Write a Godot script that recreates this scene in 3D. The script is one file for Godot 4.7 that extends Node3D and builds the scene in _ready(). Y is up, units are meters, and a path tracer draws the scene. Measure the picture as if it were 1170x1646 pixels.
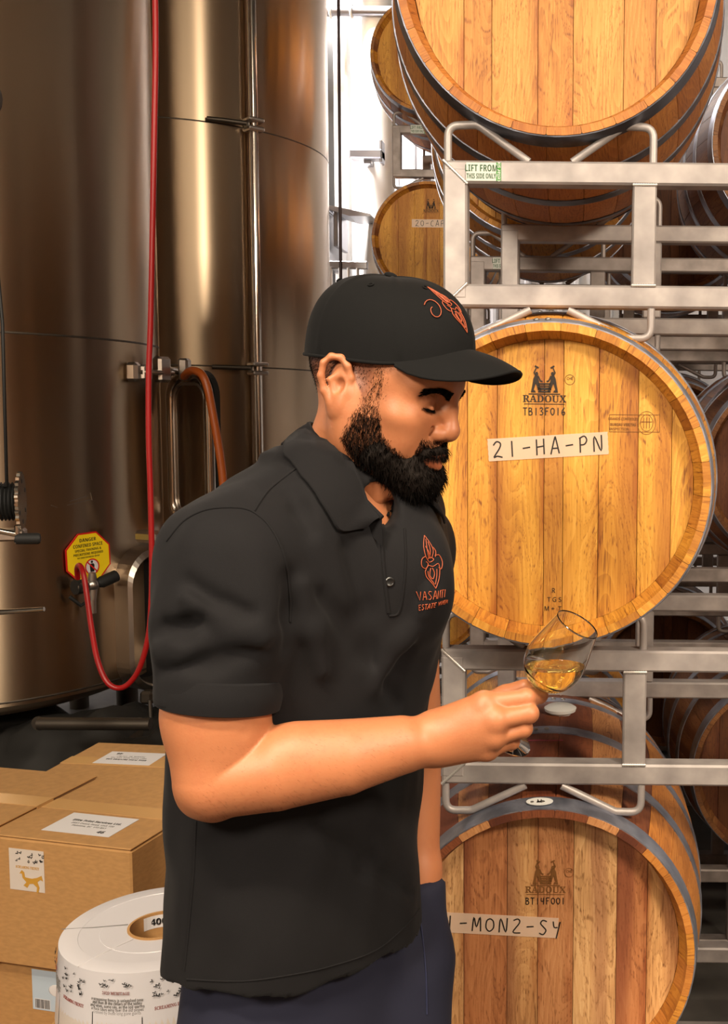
extends Node3D
# A winery cellar: a man in a black polo and cap looks into a glass of white wine between steel tanks and racked oak barrels.

const FOCAL := 1700.0                     # focal length in pixels of a 1170 x 1646 frame
const CENTRE := Vector2(940.0, 823.0)     # where the lens axis meets that frame (the lens is shifted)
const EYE := Vector3(0, 1.64, 0)
const PITCH := 0.08976
const ROLL := 0.010

var cam_right: Vector3
var cam_up: Vector3
var cam_fwd: Vector3
var rng := RandomNumberGenerator.new()
var taken := {}
var M := {}                               # materials by name


func lens_axes() -> void:
	cam_fwd = Vector3(0, -sin(PITCH), -cos(PITCH))
	var r := Vector3.RIGHT
	var u := r.cross(cam_fwd)
	cam_right = r * cos(ROLL) + u * sin(ROLL)
	cam_up = u * cos(ROLL) - r * sin(ROLL)


# The place at distance z in front of the eye that a measured direction of sight leads to.
func pt(px: float, py: float, z: float) -> Vector3:
	var d := cam_fwd + cam_right * ((px - CENTRE.x) / FOCAL) + cam_up * ((CENTRE.y - py) / FOCAL)
	return EYE + d * (z / -d.z)


# ------------------------------------------------------------------ mesh building
class MB:
	var v := PackedVector3Array()
	var n := PackedVector3Array()
	var uv := PackedVector2Array()
	var idx := PackedInt32Array()
	var col := PackedColorArray()

	func vert(p: Vector3, nn: Vector3, t := Vector2.ZERO) -> int:
		v.append(p); n.append(nn); uv.append(t)
		return v.size() - 1

	func tri_i(a: int, b: int, c: int) -> void:      # counter-clockwise seen from outside; Godot wants clockwise
		idx.append(a); idx.append(c); idx.append(b)

	func tri(a: Vector3, b: Vector3, c: Vector3) -> void:
		var nn := (b - a).cross(c - a).normalized()
		tri_i(vert(a, nn), vert(b, nn), vert(c, nn))

	# a flat convex face turned away from `inside`
	func face(p: Array, inside: Vector3, scale := 1.0) -> void:
		var c := Vector3.ZERO
		for q in p: c += q
		c /= p.size()
		var nn: Vector3 = (p[1] - p[0]).cross(p[2] - p[0]).normalized()
		var flip := nn.dot(c - inside) < 0.0
		if flip: nn = -nn
		var ax := Vector3.UP.cross(nn)
		if ax.length() < 0.1: ax = Vector3.RIGHT
		ax = ax.normalized()
		var ay := nn.cross(ax)
		var first := v.size()
		for q in p: vert(q, nn, Vector2(ax.dot(q), -ay.dot(q)) * scale)
		for i in range(1, p.size() - 1):
			if flip: tri_i(first, first + i + 1, first + i)
			else: tri_i(first, first + i, first + i + 1)

	func box(c: Vector3, s: Vector3, bevel := 0.0, b := Basis.IDENTITY) -> MB:
		var h := s * 0.5
		var w := minf(bevel, minf(h.x, minf(h.y, h.z)) * 0.9)
		var at := func(sg: Vector3, keep: int) -> Vector3:
			var q := Vector3(sg.x * (h.x - w), sg.y * (h.y - w), sg.z * (h.z - w))
			q[keep] = sg[keep] * h[keep]
			return c + b * q
		for a in 3:
			var u := (a + 1) % 3
			var t := (a + 2) % 3
			for s1 in [-1.0, 1.0]:
				var q := []
				for k in [[-1.0, -1.0], [1.0, -1.0], [1.0, 1.0], [-1.0, 1.0]]:
					var sg := Vector3.ZERO
					sg[a] = s1; sg[u] = k[0]; sg[t] = k[1]
					q.append(at.call(sg, a))
				face(q, c)
				if w > 0.0:                                   # the four edges along axis t between a and u
					for s2 in [-1.0, 1.0]:
						var g1 := Vector3.ZERO
						g1[a] = s1; g1[u] = s2; g1[t] = -1.0
						var g2 := g1
						g2[t] = 1.0
						face([at.call(g1, a), at.call(g2, a), at.call(g2, u), at.call(g1, u)], c)
		if w > 0.0:
			for x in [-1.0, 1.0]:
				for y in [-1.0, 1.0]:
					for z in [-1.0, 1.0]:
						var g := Vector3(x, y, z)
						face([at.call(g, 0), at.call(g, 1), at.call(g, 2)], c)
		return self

	# a round bar along a path; r is a number or an array of numbers
	func tube(path: Array, r, sides := 10, caps := true, closed := false, squash := 1.0, side_dir := Vector3.ZERO) -> MB:
		var count := path.size()
		var prev := Vector3.ZERO
		var first := v.size()
		var dist := 0.0
		var u := side_dir
		for i in count:
			var t: Vector3
			if closed: t = (path[(i + 1) % count] - path[(i - 1 + count) % count]).normalized()
			elif i == 0: t = (path[1] - path[0]).normalized()
			elif i == count - 1: t = (path[i] - path[i - 1]).normalized()
			else: t = ((path[i + 1] - path[i]).normalized() + (path[i] - path[i - 1]).normalized()).normalized()
			if side_dir != Vector3.ZERO: u = side_dir
			if u == Vector3.ZERO:
				u = t.cross(Vector3.UP)
				if u.length() < 0.1: u = t.cross(Vector3.RIGHT)
			u = (u - t * u.dot(t)).normalized()
			var w := t.cross(u)
			var rr: float = r if (r is float or r is int) else r[i]
			if i: dist += path[i].distance_to(prev)
			prev = path[i]
			for k in sides + 1:
				var a := TAU * k / sides
				var nn := (u * cos(a) * squash + w * sin(a)).normalized()
				vert(path[i] + (u * cos(a) + w * sin(a) * squash) * rr, nn if squash == 1.0 else (u * cos(a) * squash + w * sin(a)).normalized(), Vector2(float(k) / sides, dist))
		var rings := count if closed else count - 1
		for i in rings:
			for k in sides:
				var a := first + i * (sides + 1) + k
				var b := first + ((i + 1) % count) * (sides + 1) + k
				tri_i(a, a + 1, b + 1)
				tri_i(a, b + 1, b)
		if caps and not closed:
			for e in [0, count - 1]:
				var dirn: Vector3 = (path[0] - path[1]).normalized() if e == 0 else (path[count - 1] - path[count - 2]).normalized()
				var c0 := vert(path[e], dirn)
				var ring := []
				for k in sides: ring.append(vert(v[first + e * (sides + 1) + k], dirn))
				for k in sides:
					if e == 0: tri_i(c0, ring[(k + 1) % sides], ring[k])
					else: tri_i(c0, ring[k], ring[(k + 1) % sides])
		return self

	# a turned shape: profile of (radius, height) going up turns about the y axis of `x`; the outside is on the right of the profile
	func lathe(profile: Array, segs := 48, x := Transform3D.IDENTITY, from := 0.0, to := TAU, crease := 0.7) -> MB:
		var m := profile.size()
		var seg_n := []
		for i in m - 1:
			var d: Vector2 = (profile[i + 1] - profile[i]).normalized()
			seg_n.append(Vector2(d.y, -d.x))
		var length := 0.0
		for i in m - 1:
			var n0: Vector2 = seg_n[i]
			var n1: Vector2 = seg_n[i]
			if i > 0 and seg_n[i - 1].dot(seg_n[i]) > crease: n0 = (seg_n[i - 1] + seg_n[i]).normalized()
			if i < m - 2 and seg_n[i + 1].dot(seg_n[i]) > crease: n1 = (seg_n[i + 1] + seg_n[i]).normalized()
			var l1: float = length + profile[i + 1].distance_to(profile[i])
			var first := v.size()
			for k in segs + 1:
				var a := from + (to - from) * k / segs
				var c := cos(a)
				var s := sin(a)
				for e in 2:
					var p: Vector2 = profile[i + e]
					var nn: Vector2 = n1 if e else n0
					vert(x * Vector3(p.x * s, p.y, p.x * c), (x.basis * Vector3(nn.x * s, nn.y, nn.x * c)).normalized(), Vector2(float(k) / segs, l1 if e else length))
			for k in segs:
				var q := first + k * 2
				tri_i(q, q + 2, q + 3)
				tri_i(q, q + 3, q + 1)
			length = l1
		return self

	# a flat outline (x, y) given thickness along z, from z0 to z1
	func prism(outline: PackedVector2Array, z0: float, z1: float, x := Transform3D.IDENTITY) -> MB:
		var o := outline
		if Geometry2D.is_polygon_clockwise(o):
			o = o.duplicate()
			o.reverse()
		var t := Geometry2D.triangulate_polygon(o)
		var fz := (x.basis * Vector3.BACK).normalized()
		for side in 2:
			var z := z1 if side == 0 else z0
			var nn := fz if side == 0 else -fz
			var first := v.size()
			for p in o: vert(x * Vector3(p.x, p.y, z), nn, Vector2(p.x, -p.y))
			for i in range(0, t.size(), 3):
				var a := o[t[i]]
				var ccw := (o[t[i + 1]] - a).cross(o[t[i + 2]] - a) > 0.0
				if ccw == (side == 0): tri_i(first + t[i], first + t[i + 1], first + t[i + 2])
				else: tri_i(first + t[i], first + t[i + 2], first + t[i + 1])
		for i in o.size():
			var a := o[i]
			var b := o[(i + 1) % o.size()]
			var p0 := x * Vector3(a.x, a.y, z0)
			var p1 := x * Vector3(b.x, b.y, z0)
			var p2 := x * Vector3(b.x, b.y, z1)
			var p3 := x * Vector3(a.x, a.y, z1)
			tri(p0, p1, p2)
			tri(p0, p2, p3)
		return self

	# a pen line of width w lying on the plane of `x`, standing out by t
	func stroke(line: Array, w: float, x: Transform3D, t := 0.0005) -> MB:
		var p := []
		for q in line: p.append(x * Vector3(q.x, q.y, t * 0.5))
		if p.size() < 2: return self
		_stroke_long(p, w, (x.basis * Vector3.BACK).normalized(), t)
		return self

	func _stroke_long(p: Array, w: float, up: Vector3, t: float) -> void:
		var first := v.size()
		var c := p.size()
		for i in c:
			var d: Vector3 = (p[mini(i + 1, c - 1)] - p[maxi(i - 1, 0)]).normalized()
			var s := up.cross(d).normalized() * w * 0.5
			vert(p[i] - s, up); vert(p[i] + up * t, up); vert(p[i] + s, up)
		for i in c - 1:
			var a := first + i * 3
			for k in 2:
				tri_i(a + k, a + k + 3, a + k + 4)
				tri_i(a + k, a + k + 4, a + k + 1)

	func ball(c: Vector3, r: Vector3, rings := 10, segs := 16, b := Basis.IDENTITY) -> MB:
		var first := v.size()
		for i in rings + 1:
			var f := PI * i / rings
			for k in segs + 1:
				var a := TAU * k / segs
				var q := Vector3(sin(f) * sin(a), cos(f), sin(f) * cos(a))
				vert(c + b * (q * r), (b * (q / r)).normalized(), Vector2(float(k) / segs, float(i) / rings))
		for i in rings:
			for k in segs:
				var a := first + i * (segs + 1) + k
				var d := a + segs + 1
				tri_i(a, d, d + 1)
				tri_i(a, d + 1, a + 1)
		return self

	func mesh() -> ArrayMesh:
		var a := []
		a.resize(Mesh.ARRAY_MAX)
		a[Mesh.ARRAY_VERTEX] = v
		a[Mesh.ARRAY_NORMAL] = n
		a[Mesh.ARRAY_TEX_UV] = uv
		a[Mesh.ARRAY_INDEX] = idx
		if col.size() == v.size(): a[Mesh.ARRAY_COLOR] = col
		var m := ArrayMesh.new()
		m.add_surface_from_arrays(Mesh.PRIMITIVE_TRIANGLES, a)
		return m


# ------------------------------------------------------------------ signed distance fields, meshed with surface nets
class Field:
	var lo: Vector3
	var h: float
	var nx: int
	var ny: int
	var nz: int
	var f := PackedFloat32Array()

	func _init(a: Vector3, b: Vector3, cell: float) -> void:
		lo = a
		h = cell
		nx = int(ceil((b.x - a.x) / h)) + 1
		ny = int(ceil((b.y - a.y) / h)) + 1
		nz = int(ceil((b.z - a.z) / h)) + 1
		f.resize(nx * ny * nz)
		f.fill(1.0)

	func span(a: Vector3, b: Vector3) -> Array:
		return [maxi(0, int(floor((a.x - lo.x) / h))), mini(nx - 1, int(ceil((b.x - lo.x) / h))), maxi(0, int(floor((a.y - lo.y) / h))), mini(ny - 1, int(ceil((b.y - lo.y) / h))), maxi(0, int(floor((a.z - lo.z) / h))), mini(nz - 1, int(ceil((b.z - lo.z) / h)))]

	# a bone from a to b, ra and rb thick; k blends; cut takes it away
	func bone(a: Vector3, b: Vector3, ra: float, rb: float, k := 0.01, cut := false) -> Field:
		var big := maxf(ra, rb) + k + h * 3.0
		var e := Vector3(big, big, big)
		var s := span(a.min(b) - e, a.max(b) + e)
		var ab := b - a
		var inv := 1.0 / maxf(ab.length_squared(), 1e-9)
		var dr := rb - ra
		var kk := maxf(k, 1e-6)
		for z in range(s[4], s[5] + 1):
			for y in range(s[2], s[3] + 1):
				var i: int = (z * ny + y) * nx + s[0]
				var p := Vector3(lo.x + s[0] * h, lo.y + y * h, lo.z + z * h) - a
				for x in range(s[0], s[1] + 1):
					var t := clampf(p.dot(ab) * inv, 0.0, 1.0)
					var d := (p - ab * t).length() - ra - dr * t
					var o := f[i]
					if cut:
						d = -d
						var q := maxf(kk - absf(o - d), 0.0)
						f[i] = maxf(o, d) + q * q * 0.25 / kk
					else:
						var q := maxf(kk - absf(o - d), 0.0)
						f[i] = minf(o, d) - q * q * 0.25 / kk
					i += 1
					p.x += h
		return self

	# an egg: radii r along the axes of b
	func egg(c: Vector3, r: Vector3, k := 0.01, b := Basis.IDENTITY, cut := false) -> Field:
		var big := maxf(r.x, maxf(r.y, r.z)) + k + h * 3.0
		var e := Vector3(big, big, big)
		if b == Basis.IDENTITY: e = r + Vector3.ONE * (k + h * 3.0)
		var s := span(c - e, c + e)
		var bt := b.transposed()
		var inv := Vector3.ONE / r
		var step := bt * Vector3(h, 0, 0)
		var least := minf(r.x, minf(r.y, r.z))
		var kk := maxf(k, 1e-6)
		for z in range(s[4], s[5] + 1):
			for y in range(s[2], s[3] + 1):
				var i: int = (z * ny + y) * nx + s[0]
				var p := bt * (Vector3(lo.x + s[0] * h, lo.y + y * h, lo.z + z * h) - c)
				for x in range(s[0], s[1] + 1):
					var q1 := p * inv
					var k0 := q1.length()
					var d := -least
					if k0 > 0.05: d = k0 * (k0 - 1.0) / (q1 * inv).length()
					var o := f[i]
					if cut:
						d = -d
						var q := maxf(kk - absf(o - d), 0.0)
						f[i] = maxf(o, d) + q * q * 0.25 / kk
					else:
						var q := maxf(kk - absf(o - d), 0.0)
						f[i] = minf(o, d) - q * q * 0.25 / kk
					i += 1
					p += step
		return self

	# a trunk: sections [y, cx, cz, half width along u, half depth along w, turn] from low to high; p = squareness
	func trunk(sections: Array, k := 0.01, power := 2.3) -> Field:
		var kk := maxf(k, 1e-6)
		var last := sections.size() - 1
		for y in ny:
			var py := lo.y + y * h
			if py < sections[0][0] - 0.02 or py > sections[last][0] + 0.02: continue
			var j := 0
			while j < last - 1 and py > sections[j + 1][0]: j += 1
			var a: Array = sections[j]
			var b: Array = sections[j + 1]
			var t := clampf((py - a[0]) / (b[0] - a[0]), 0.0, 1.0)
			var a0: Array = sections[maxi(j - 1, 0)]
			var b1: Array = sections[mini(j + 2, last)]
			var g := []
			for q in range(1, 6): g.append(cubic_interpolate(a[q], b[q], a0[q], b1[q], t))
			var c := cos(g[4])
			var s := sin(g[4])
			var over := maxf(maxf(sections[0][0] - py, py - sections[last][0]), -1.0)
			for z in nz:
				var i: int = (z * ny + y) * nx
				var dz: float = lo.z + z * h - g[1]
				for x in nx:
					var dx: float = lo.x + x * h - g[0]
					var u: float = absf(dx * c - dz * s) / g[2]
					var w: float = absf(dx * s + dz * c) / g[3]
					var m := pow(pow(u, power) + pow(w, power), 1.0 / power)
					if m < 1.8:
						var d: float = (m - 1.0) * minf(g[2], g[3]) * (1.0 if m > 1.0 else 1.0)
						d = maxf(d, over)
						var o := f[i]
						var q := maxf(kk - absf(o - d), 0.0)
						f[i] = minf(o, d) - q * q * 0.25 / kk
					i += 1
		return self

	# cut off what lies in front of a plane (the side the normal points to)
	func plane(p: Vector3, n: Vector3, k := 0.0) -> Field:
		var i := 0
		var kk := maxf(k, 1e-6)
		for z in nz:
			for y in ny:
				var d := (lo + Vector3(0, y * h, z * h) - p).dot(n)
				for x in nx:
					var o := f[i]
					var q := maxf(kk - absf(o - d), 0.0)
					f[i] = maxf(o, d) + q * q * 0.25 / kk
					i += 1
					d += n.x * h
		return self

	func bend(how: Callable, near := 0.03) -> Field:      # add how(point) to the distance near the surface
		var i := 0
		for z in nz:
			for y in ny:
				for x in nx:
					if absf(f[i]) < near: f[i] += how.call(lo + Vector3(x, y, z) * h)
					i += 1
		return self

	func sample(p: Vector3) -> float:
		var g := (p - lo) / h
		var x := clampi(int(g.x), 0, nx - 2)
		var y := clampi(int(g.y), 0, ny - 2)
		var z := clampi(int(g.z), 0, nz - 2)
		var t := g - Vector3(x, y, z)
		var i := (z * ny + y) * nx + x
		var j := i + nx * ny
		var a := lerpf(lerpf(f[i], f[i + 1], t.x), lerpf(f[i + nx], f[i + nx + 1], t.x), t.y)
		var b := lerpf(lerpf(f[j], f[j + 1], t.x), lerpf(f[j + nx], f[j + nx + 1], t.x), t.y)
		return lerpf(a, b, t.z)

	func slope(p: Vector3) -> Vector3:
		var e := h * 0.8
		return Vector3(sample(p + Vector3(e, 0, 0)) - sample(p - Vector3(e, 0, 0)), sample(p + Vector3(0, e, 0)) - sample(p - Vector3(0, e, 0)), sample(p + Vector3(0, 0, e)) - sample(p - Vector3(0, 0, e))).normalized()

	# the first surface point along a line of sight
	func hit(from: Vector3, dir: Vector3, t0: float, t1: float) -> Vector3:
		var t := t0
		while t < t1:
			var p := from + dir * t
			var g := (p - lo) / h
			if g.x < 1 or g.y < 1 or g.z < 1 or g.x > nx - 2 or g.y > ny - 2 or g.z > nz - 2:
				t += h
				continue
			var d := sample(p)
			if d < 0.0002: return p
			t += clampf(d * 0.6, 0.0004, h)
		return Vector3.INF

	# pull a point onto the surface, lifted by `off`
	func onto(p: Vector3, off := 0.0) -> Vector3:
		for k in 5: p -= slope(p) * (sample(p) - off) * 0.8
		return p

	# mesh into mb, moved by xf
	func nets(mb: MB, xf := Transform3D.IDENTITY) -> void:
		var at := PackedInt32Array()
		at.resize(nx * ny * nz)
		at.fill(-1)
		var sy := nx
		var sz := nx * ny
		var off := [0, 1, sy, sy + 1, sz, sz + 1, sz + sy, sz + sy + 1]
		var corner := [Vector3(0, 0, 0), Vector3(1, 0, 0), Vector3(0, 1, 0), Vector3(1, 1, 0), Vector3(0, 0, 1), Vector3(1, 0, 1), Vector3(0, 1, 1), Vector3(1, 1, 1)]
		var edges := [[0, 1], [2, 3], [4, 5], [6, 7], [0, 2], [1, 3], [4, 6], [5, 7], [0, 4], [1, 5], [2, 6], [3, 7]]
		var near := h * 3.5
		var cells := PackedInt32Array()
		for z in nz - 1:
			for y in ny - 1:
				var i := z * sz + y * sy
				for x in nx - 1:
					if absf(f[i]) < near:
						var neg := 0
						for c in 8:
							if f[i + off[c]] < 0.0: neg += 1
						if neg > 0 and neg < 8:
							var sum := Vector3.ZERO
							var cnt := 0
							for e in edges:
								var va := f[i + off[e[0]]]
								var vb := f[i + off[e[1]]]
								if (va < 0.0) != (vb < 0.0):
									sum += corner[e[0]].lerp(corner[e[1]], va / (va - vb))
									cnt += 1
							var p := lo + (Vector3(x, y, z) + sum / cnt) * h
							at[i] = mb.vert(xf * p, (xf.basis * slope(p)).normalized(), Vector2(p.x, p.y))
							cells.append(i)
					i += 1
		for i in cells:
			var v0 := f[i]
			# edge along x: shared by cells i, i-sy, i-sz, i-sy-sz
			for axis in 3:
				var d: int = [1, sy, sz][axis]
				var u: int = [sy, sz, 1][axis]
				var w: int = [sz, 1, sy][axis]
				var v1 := f[i + d]
				if (v0 < 0.0) == (v1 < 0.0): continue
				if i - u - w < 0: continue
				var a := at[i]
				var b := at[i - u]
				var c := at[i - u - w]
				var e := at[i - w]
				if b < 0 or c < 0 or e < 0: continue
				if v0 < 0.0:
					mb.tri_i(a, b, c)
					mb.tri_i(a, c, e)
				else:
					mb.tri_i(a, c, b)
					mb.tri_i(a, e, c)


# ------------------------------------------------------------------ objects
func numbered(called: String) -> String:
	if not taken.has(called):
		taken[called] = 0
		return called
	taken[called] += 1
	return "%s_%03d" % [called, taken[called]]


func thing(called: String, label: String, category: String, at := Vector3.ZERO, turn := 0.0, group := "") -> Node3D:
	var o := Node3D.new()
	o.name = numbered(called)
	add_child(o)
	o.position = at
	o.rotation.y = turn
	tag(o, label, category, group)
	return o


func tag(o: Node3D, label: String, category := "", group := "", kind := "") -> Node3D:
	if label: o.set_meta("label", label)
	if category: o.set_meta("category", category)
	if group: o.set_meta("group", group)
	if kind: o.set_meta("kind", kind)
	return o


func put(called: String, shape, material: Material, parent: Node3D = self) -> MeshInstance3D:
	var o := MeshInstance3D.new()
	o.name = numbered(called) if parent == self else called
	o.mesh = shape.mesh() if shape is MB else shape
	o.material_override = material
	parent.add_child(o, true)
	return o


func struct(called: String, shape, material: Material) -> MeshInstance3D:
	var o := put(called, shape, material)
	o.set_meta("kind", "structure")
	return o


func dup(root: Node3D, called: String, at: Vector3, label: String, group := "", turn := 0.0) -> Node3D:
	var r: Node3D = root.duplicate()
	r.name = numbered(called)
	add_child(r)
	r.position = at
	r.rotation.y = turn
	r.set_meta("label", label)
	if group: r.set_meta("group", group)
	return r


func words(called: String, say: String, cap: float, x: Transform3D, material: Material, parent: Node3D, font := "Droid Sans", bold := false, stretch := 1.0) -> MeshInstance3D:
	var t := TextMesh.new()
	var f := SystemFont.new()
	f.font_names = PackedStringArray([font])
	if bold: f.font_weight = 700
	t.font = f
	t.text = say
	t.font_size = 64
	t.pixel_size = cap / 46.0
	t.depth = 0.0006
	t.curve_step = 2.0
	var o := MeshInstance3D.new()
	o.name = called
	o.mesh = t
	o.material_override = material
	parent.add_child(o, true)
	o.transform = x * Transform3D(Basis.from_scale(Vector3(stretch, 1, 1)), Vector3.ZERO)
	return o


# pen letters in a 1 x 1.4 box, as strokes
var PEN := {
	"0": [[0.5, 1.3, 0.1, 1.0, 0.12, 0.4, 0.5, 0.05, 0.85, 0.35, 0.9, 1.0, 0.5, 1.3]], "1": [[0.5, 1.35, 0.48, 0.0]],
	"2": [[0.05, 1.05, 0.4, 1.35, 0.8, 1.2, 0.7, 0.8, 0.05, 0.05, 0.4, 0.12, 0.95, 0.0]],
	"3": [[0.1, 1.25, 0.6, 1.35, 0.75, 1.05, 0.35, 0.75, 0.8, 0.5, 0.6, 0.08, 0.05, 0.1]],
	"4": [[0.15, 1.35, 0.1, 0.65, 0.85, 0.7], [0.75, 1.35, 0.7, 0.0]], "6": [[0.75, 1.35, 0.25, 0.9, 0.1, 0.4, 0.4, 0.02, 0.8, 0.25, 0.7, 0.6, 0.15, 0.5]],
	"A": [[0.0, 0.0, 0.5, 1.35, 0.62, 1.3, 0.9, 0.05], [0.15, 0.5, 0.85, 0.5]], "B": [[0.1, 1.35, 0.1, 0.0], [0.1, 1.32, 0.65, 1.25, 0.65, 0.85, 0.12, 0.72, 0.8, 0.6, 0.75, 0.1, 0.1, 0.02]],
	"C": [[0.85, 1.2, 0.45, 1.3, 0.1, 0.8, 0.2, 0.15, 0.85, 0.1]],
	"F": [[0.1, 1.35, 0.12, 0.0], [0.1, 1.33, 0.9, 1.33], [0.1, 0.72, 0.7, 0.75]], "H": [[0.08, 1.35, 0.05, 0.0], [0.85, 1.38, 0.82, 0.05], [0.08, 0.68, 0.85, 0.75]],
	"I": [[0.5, 1.35, 0.5, 0.0]], "L": [[0.1, 1.3, 0.1, 0.0, 0.8, 0.05]],
	"M": [[0.02, 0.0, 0.15, 1.3, 0.48, 0.4, 0.85, 1.35, 0.98, 0.0]], "N": [[0.05, 0.0, 0.15, 1.3, 0.8, 0.05, 0.9, 1.4]],
	"O": [[0.5, 1.25, 0.12, 1.05, 0.05, 0.4, 0.45, 0.05, 0.9, 0.4, 0.85, 1.0, 0.5, 1.25]], "P": [[0.15, 1.3, 0.1, 0.0], [0.05, 1.2, 0.6, 1.38, 0.85, 1.05, 0.6, 0.7, 0.15, 0.65]],
	"R": [[0.15, 1.3, 0.1, 0.0], [0.1, 1.3, 0.7, 1.25, 0.7, 0.8, 0.15, 0.65, 0.85, 0.0]],
	"S": [[0.85, 1.25, 0.4, 1.35, 0.15, 1.05, 0.5, 0.72, 0.8, 0.4, 0.5, 0.0, 0.05, 0.12]], "T": [[0.0, 1.33, 1.0, 1.33], [0.5, 1.33, 0.47, 0.0]],
	"V": [[0.0, 1.35, 0.45, 0.0, 0.95, 1.35]], "W": [[0.0, 1.3, 0.25, 0.0, 0.5, 0.9, 0.75, 0.0, 1.0, 1.3]],
	"Y": [[0.05, 1.3, 0.2, 0.75, 0.6, 0.75], [0.85, 1.3, 0.5, -0.3]], "Z": [[0.1, 1.2, 0.6, 1.35, 0.8, 1.0, 0.1, 0.1, 0.95, 0.05]],
	"-": [[0.1, 0.65, 0.9, 0.72]], "E": [[0.85, 1.3, 0.15, 1.3, 0.12, 0.0, 0.85, 0.02], [0.15, 0.7, 0.7, 0.7]],
}


func pen(say: String, height: float, x: Transform3D, width := 0.0022, gap := 0.35, wide := 0.62) -> MB:
	var mb := MB.new()
	var s := height / 1.35
	var total := say.length() * s * (wide + gap) - s * gap
	var at := -total * 0.5
	for ch in say:
		for line in PEN.get(ch, []):
			var c := Curve2D.new()
			var pts := []
			for i in range(0, line.size(), 2): pts.append(Vector2(at + line[i] * s * wide, line[i + 1] * s - height * 0.5))
			if pts.size() > 2:                                # round the bends
				var fine := []
				for i in pts.size() - 1:
					for k in 4: fine.append(pts[i].cubic_interpolate(pts[i + 1], pts[maxi(i - 1, 0)], pts[mini(i + 2, pts.size() - 1)], k / 4.0))
				fine.append(pts[-1])
				pts = fine
			else: pts = [pts[0], pts[0].lerp(pts[1], 0.5), pts[1]]
			mb.stroke(pts, width, x)
		at += s * (wide + gap)
	return mb


func smooth(path: Array, steps := 6) -> Array:
	var out := []
	for i in path.size() - 1:
		for k in steps: out.append(path[i].cubic_interpolate(path[i + 1], path[maxi(i - 1, 0)], path[mini(i + 2, path.size() - 1)], float(k) / steps))
	out.append(path[-1])
	return out


# a path with its corners rounded to radius r
func filleted(path: Array, r: float, steps := 5) -> Array:
	var out := [path[0]]
	for i in range(1, path.size() - 1):
		var a: Vector3 = (path[i - 1] - path[i]).normalized()
		var b: Vector3 = (path[i + 1] - path[i]).normalized()
		var half := acos(clampf(a.dot(b), -1.0, 1.0)) * 0.5
		var d := minf(r / tan(half), minf(path[i].distance_to(path[i - 1]), path[i].distance_to(path[i + 1])) * 0.49)
		var p0: Vector3 = path[i] + a * d
		var p1: Vector3 = path[i] + b * d
		for k in steps + 1:
			var t := float(k) / steps
			out.append(p0.lerp(path[i], t).lerp(path[i].lerp(p1, t), t))
	out.append(path[-1])
	return out


func rounded(w: float, h: float, r: float, steps := 6) -> PackedVector2Array:
	var o := PackedVector2Array()
	for c in [[1, 1, 0], [-1, 1, 1], [-1, -1, 2], [1, -1, 3]]:
		for k in steps + 1:
			var a: float = PI * 0.5 * (c[2] + float(k) / steps)
			o.append(Vector2(c[0] * (w * 0.5 - r) + cos(a) * r, c[1] * (h * 0.5 - r) + sin(a) * r))
	return o


# ------------------------------------------------------------------ materials
func mat(called: String, color: Color, rough := 0.6, metal := 0.0) -> StandardMaterial3D:
	var m := StandardMaterial3D.new()
	m.resource_name = called
	m.albedo_color = color
	m.roughness = rough
	m.metallic = metal
	M[called] = m
	return m


func noise(freq: float, kind := FastNoiseLite.TYPE_SIMPLEX_SMOOTH, octaves := 1, at := 1) -> FastNoiseLite:
	var n := FastNoiseLite.new()
	n.seed = at
	n.noise_type = kind
	n.frequency = freq
	n.fractal_type = FastNoiseLite.FRACTAL_FBM if octaves > 1 else FastNoiseLite.FRACTAL_NONE
	n.fractal_octaves = octaves
	return n


# oak with growth rings, fibres and ray flecks; u runs across the grain (0.5 m), v along it (1 m)
func oak(w: int, h: int, dark: Color, mid: Color, light: Color, at: int, stain := 0.0, stain_color := Color.BLACK) -> ImageTexture:
	var big := noise(0.9, FastNoiseLite.TYPE_SIMPLEX_SMOOTH, 2, at)
	var fib := noise(1.0, FastNoiseLite.TYPE_SIMPLEX_SMOOTH, 2, at + 1)
	var fleck := noise(1.0, FastNoiseLite.TYPE_SIMPLEX_SMOOTH, 1, at + 2)
	var blot := noise(1.0, FastNoiseLite.TYPE_SIMPLEX_SMOOTH, 2, at + 3)
	var data := PackedByteArray()
	data.resize(w * h * 3)
	var o := 0
	for y in h:
		var fy := float(y) / h
		for x in w:
			var fx := float(x) / w
			var warp := big.get_noise_2d(fx * 5.0, fy * 1.6)
			var ring := fx * 14.0 + warp * 7.0
			var saw := ring - floorf(ring)
			var fibre := fib.get_noise_2d(fx * 110.0, fy * 9.0)
			var tone := 0.52 + 0.22 * (saw * saw - 0.35) + 0.20 * fibre + 0.16 * blot.get_noise_2d(fx * 4.0, fy * 2.2)
			var fl := fleck.get_noise_2d(fx * 26.0 + fibre * 1.5, fy * 46.0 + warp * 14.0)
			if fl > 0.42: tone -= (fl - 0.42) * 0.9
			var c: Color = dark.lerp(mid, clampf(tone * 2.0, 0.0, 1.0)) if tone < 0.5 else mid.lerp(light, clampf(tone * 2.0 - 1.0, 0.0, 1.0))
			if stain > 0.0:
				var s := blot.get_noise_2d(fx * 3.0 + 40.0, fy * 0.5)
				if s > 0.05: c = c.lerp(stain_color, minf(stain, (s - 0.05) * stain * 3.0))
			data[o] = int(clampf(c.r, 0, 1) * 255.0)
			data[o + 1] = int(clampf(c.g, 0, 1) * 255.0)
			data[o + 2] = int(clampf(c.b, 0, 1) * 255.0)
			o += 3
	var im := Image.create_from_data(w, h, false, Image.FORMAT_RGB8, data)
	im.generate_mipmaps()
	return ImageTexture.create_from_image(im)


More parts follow.
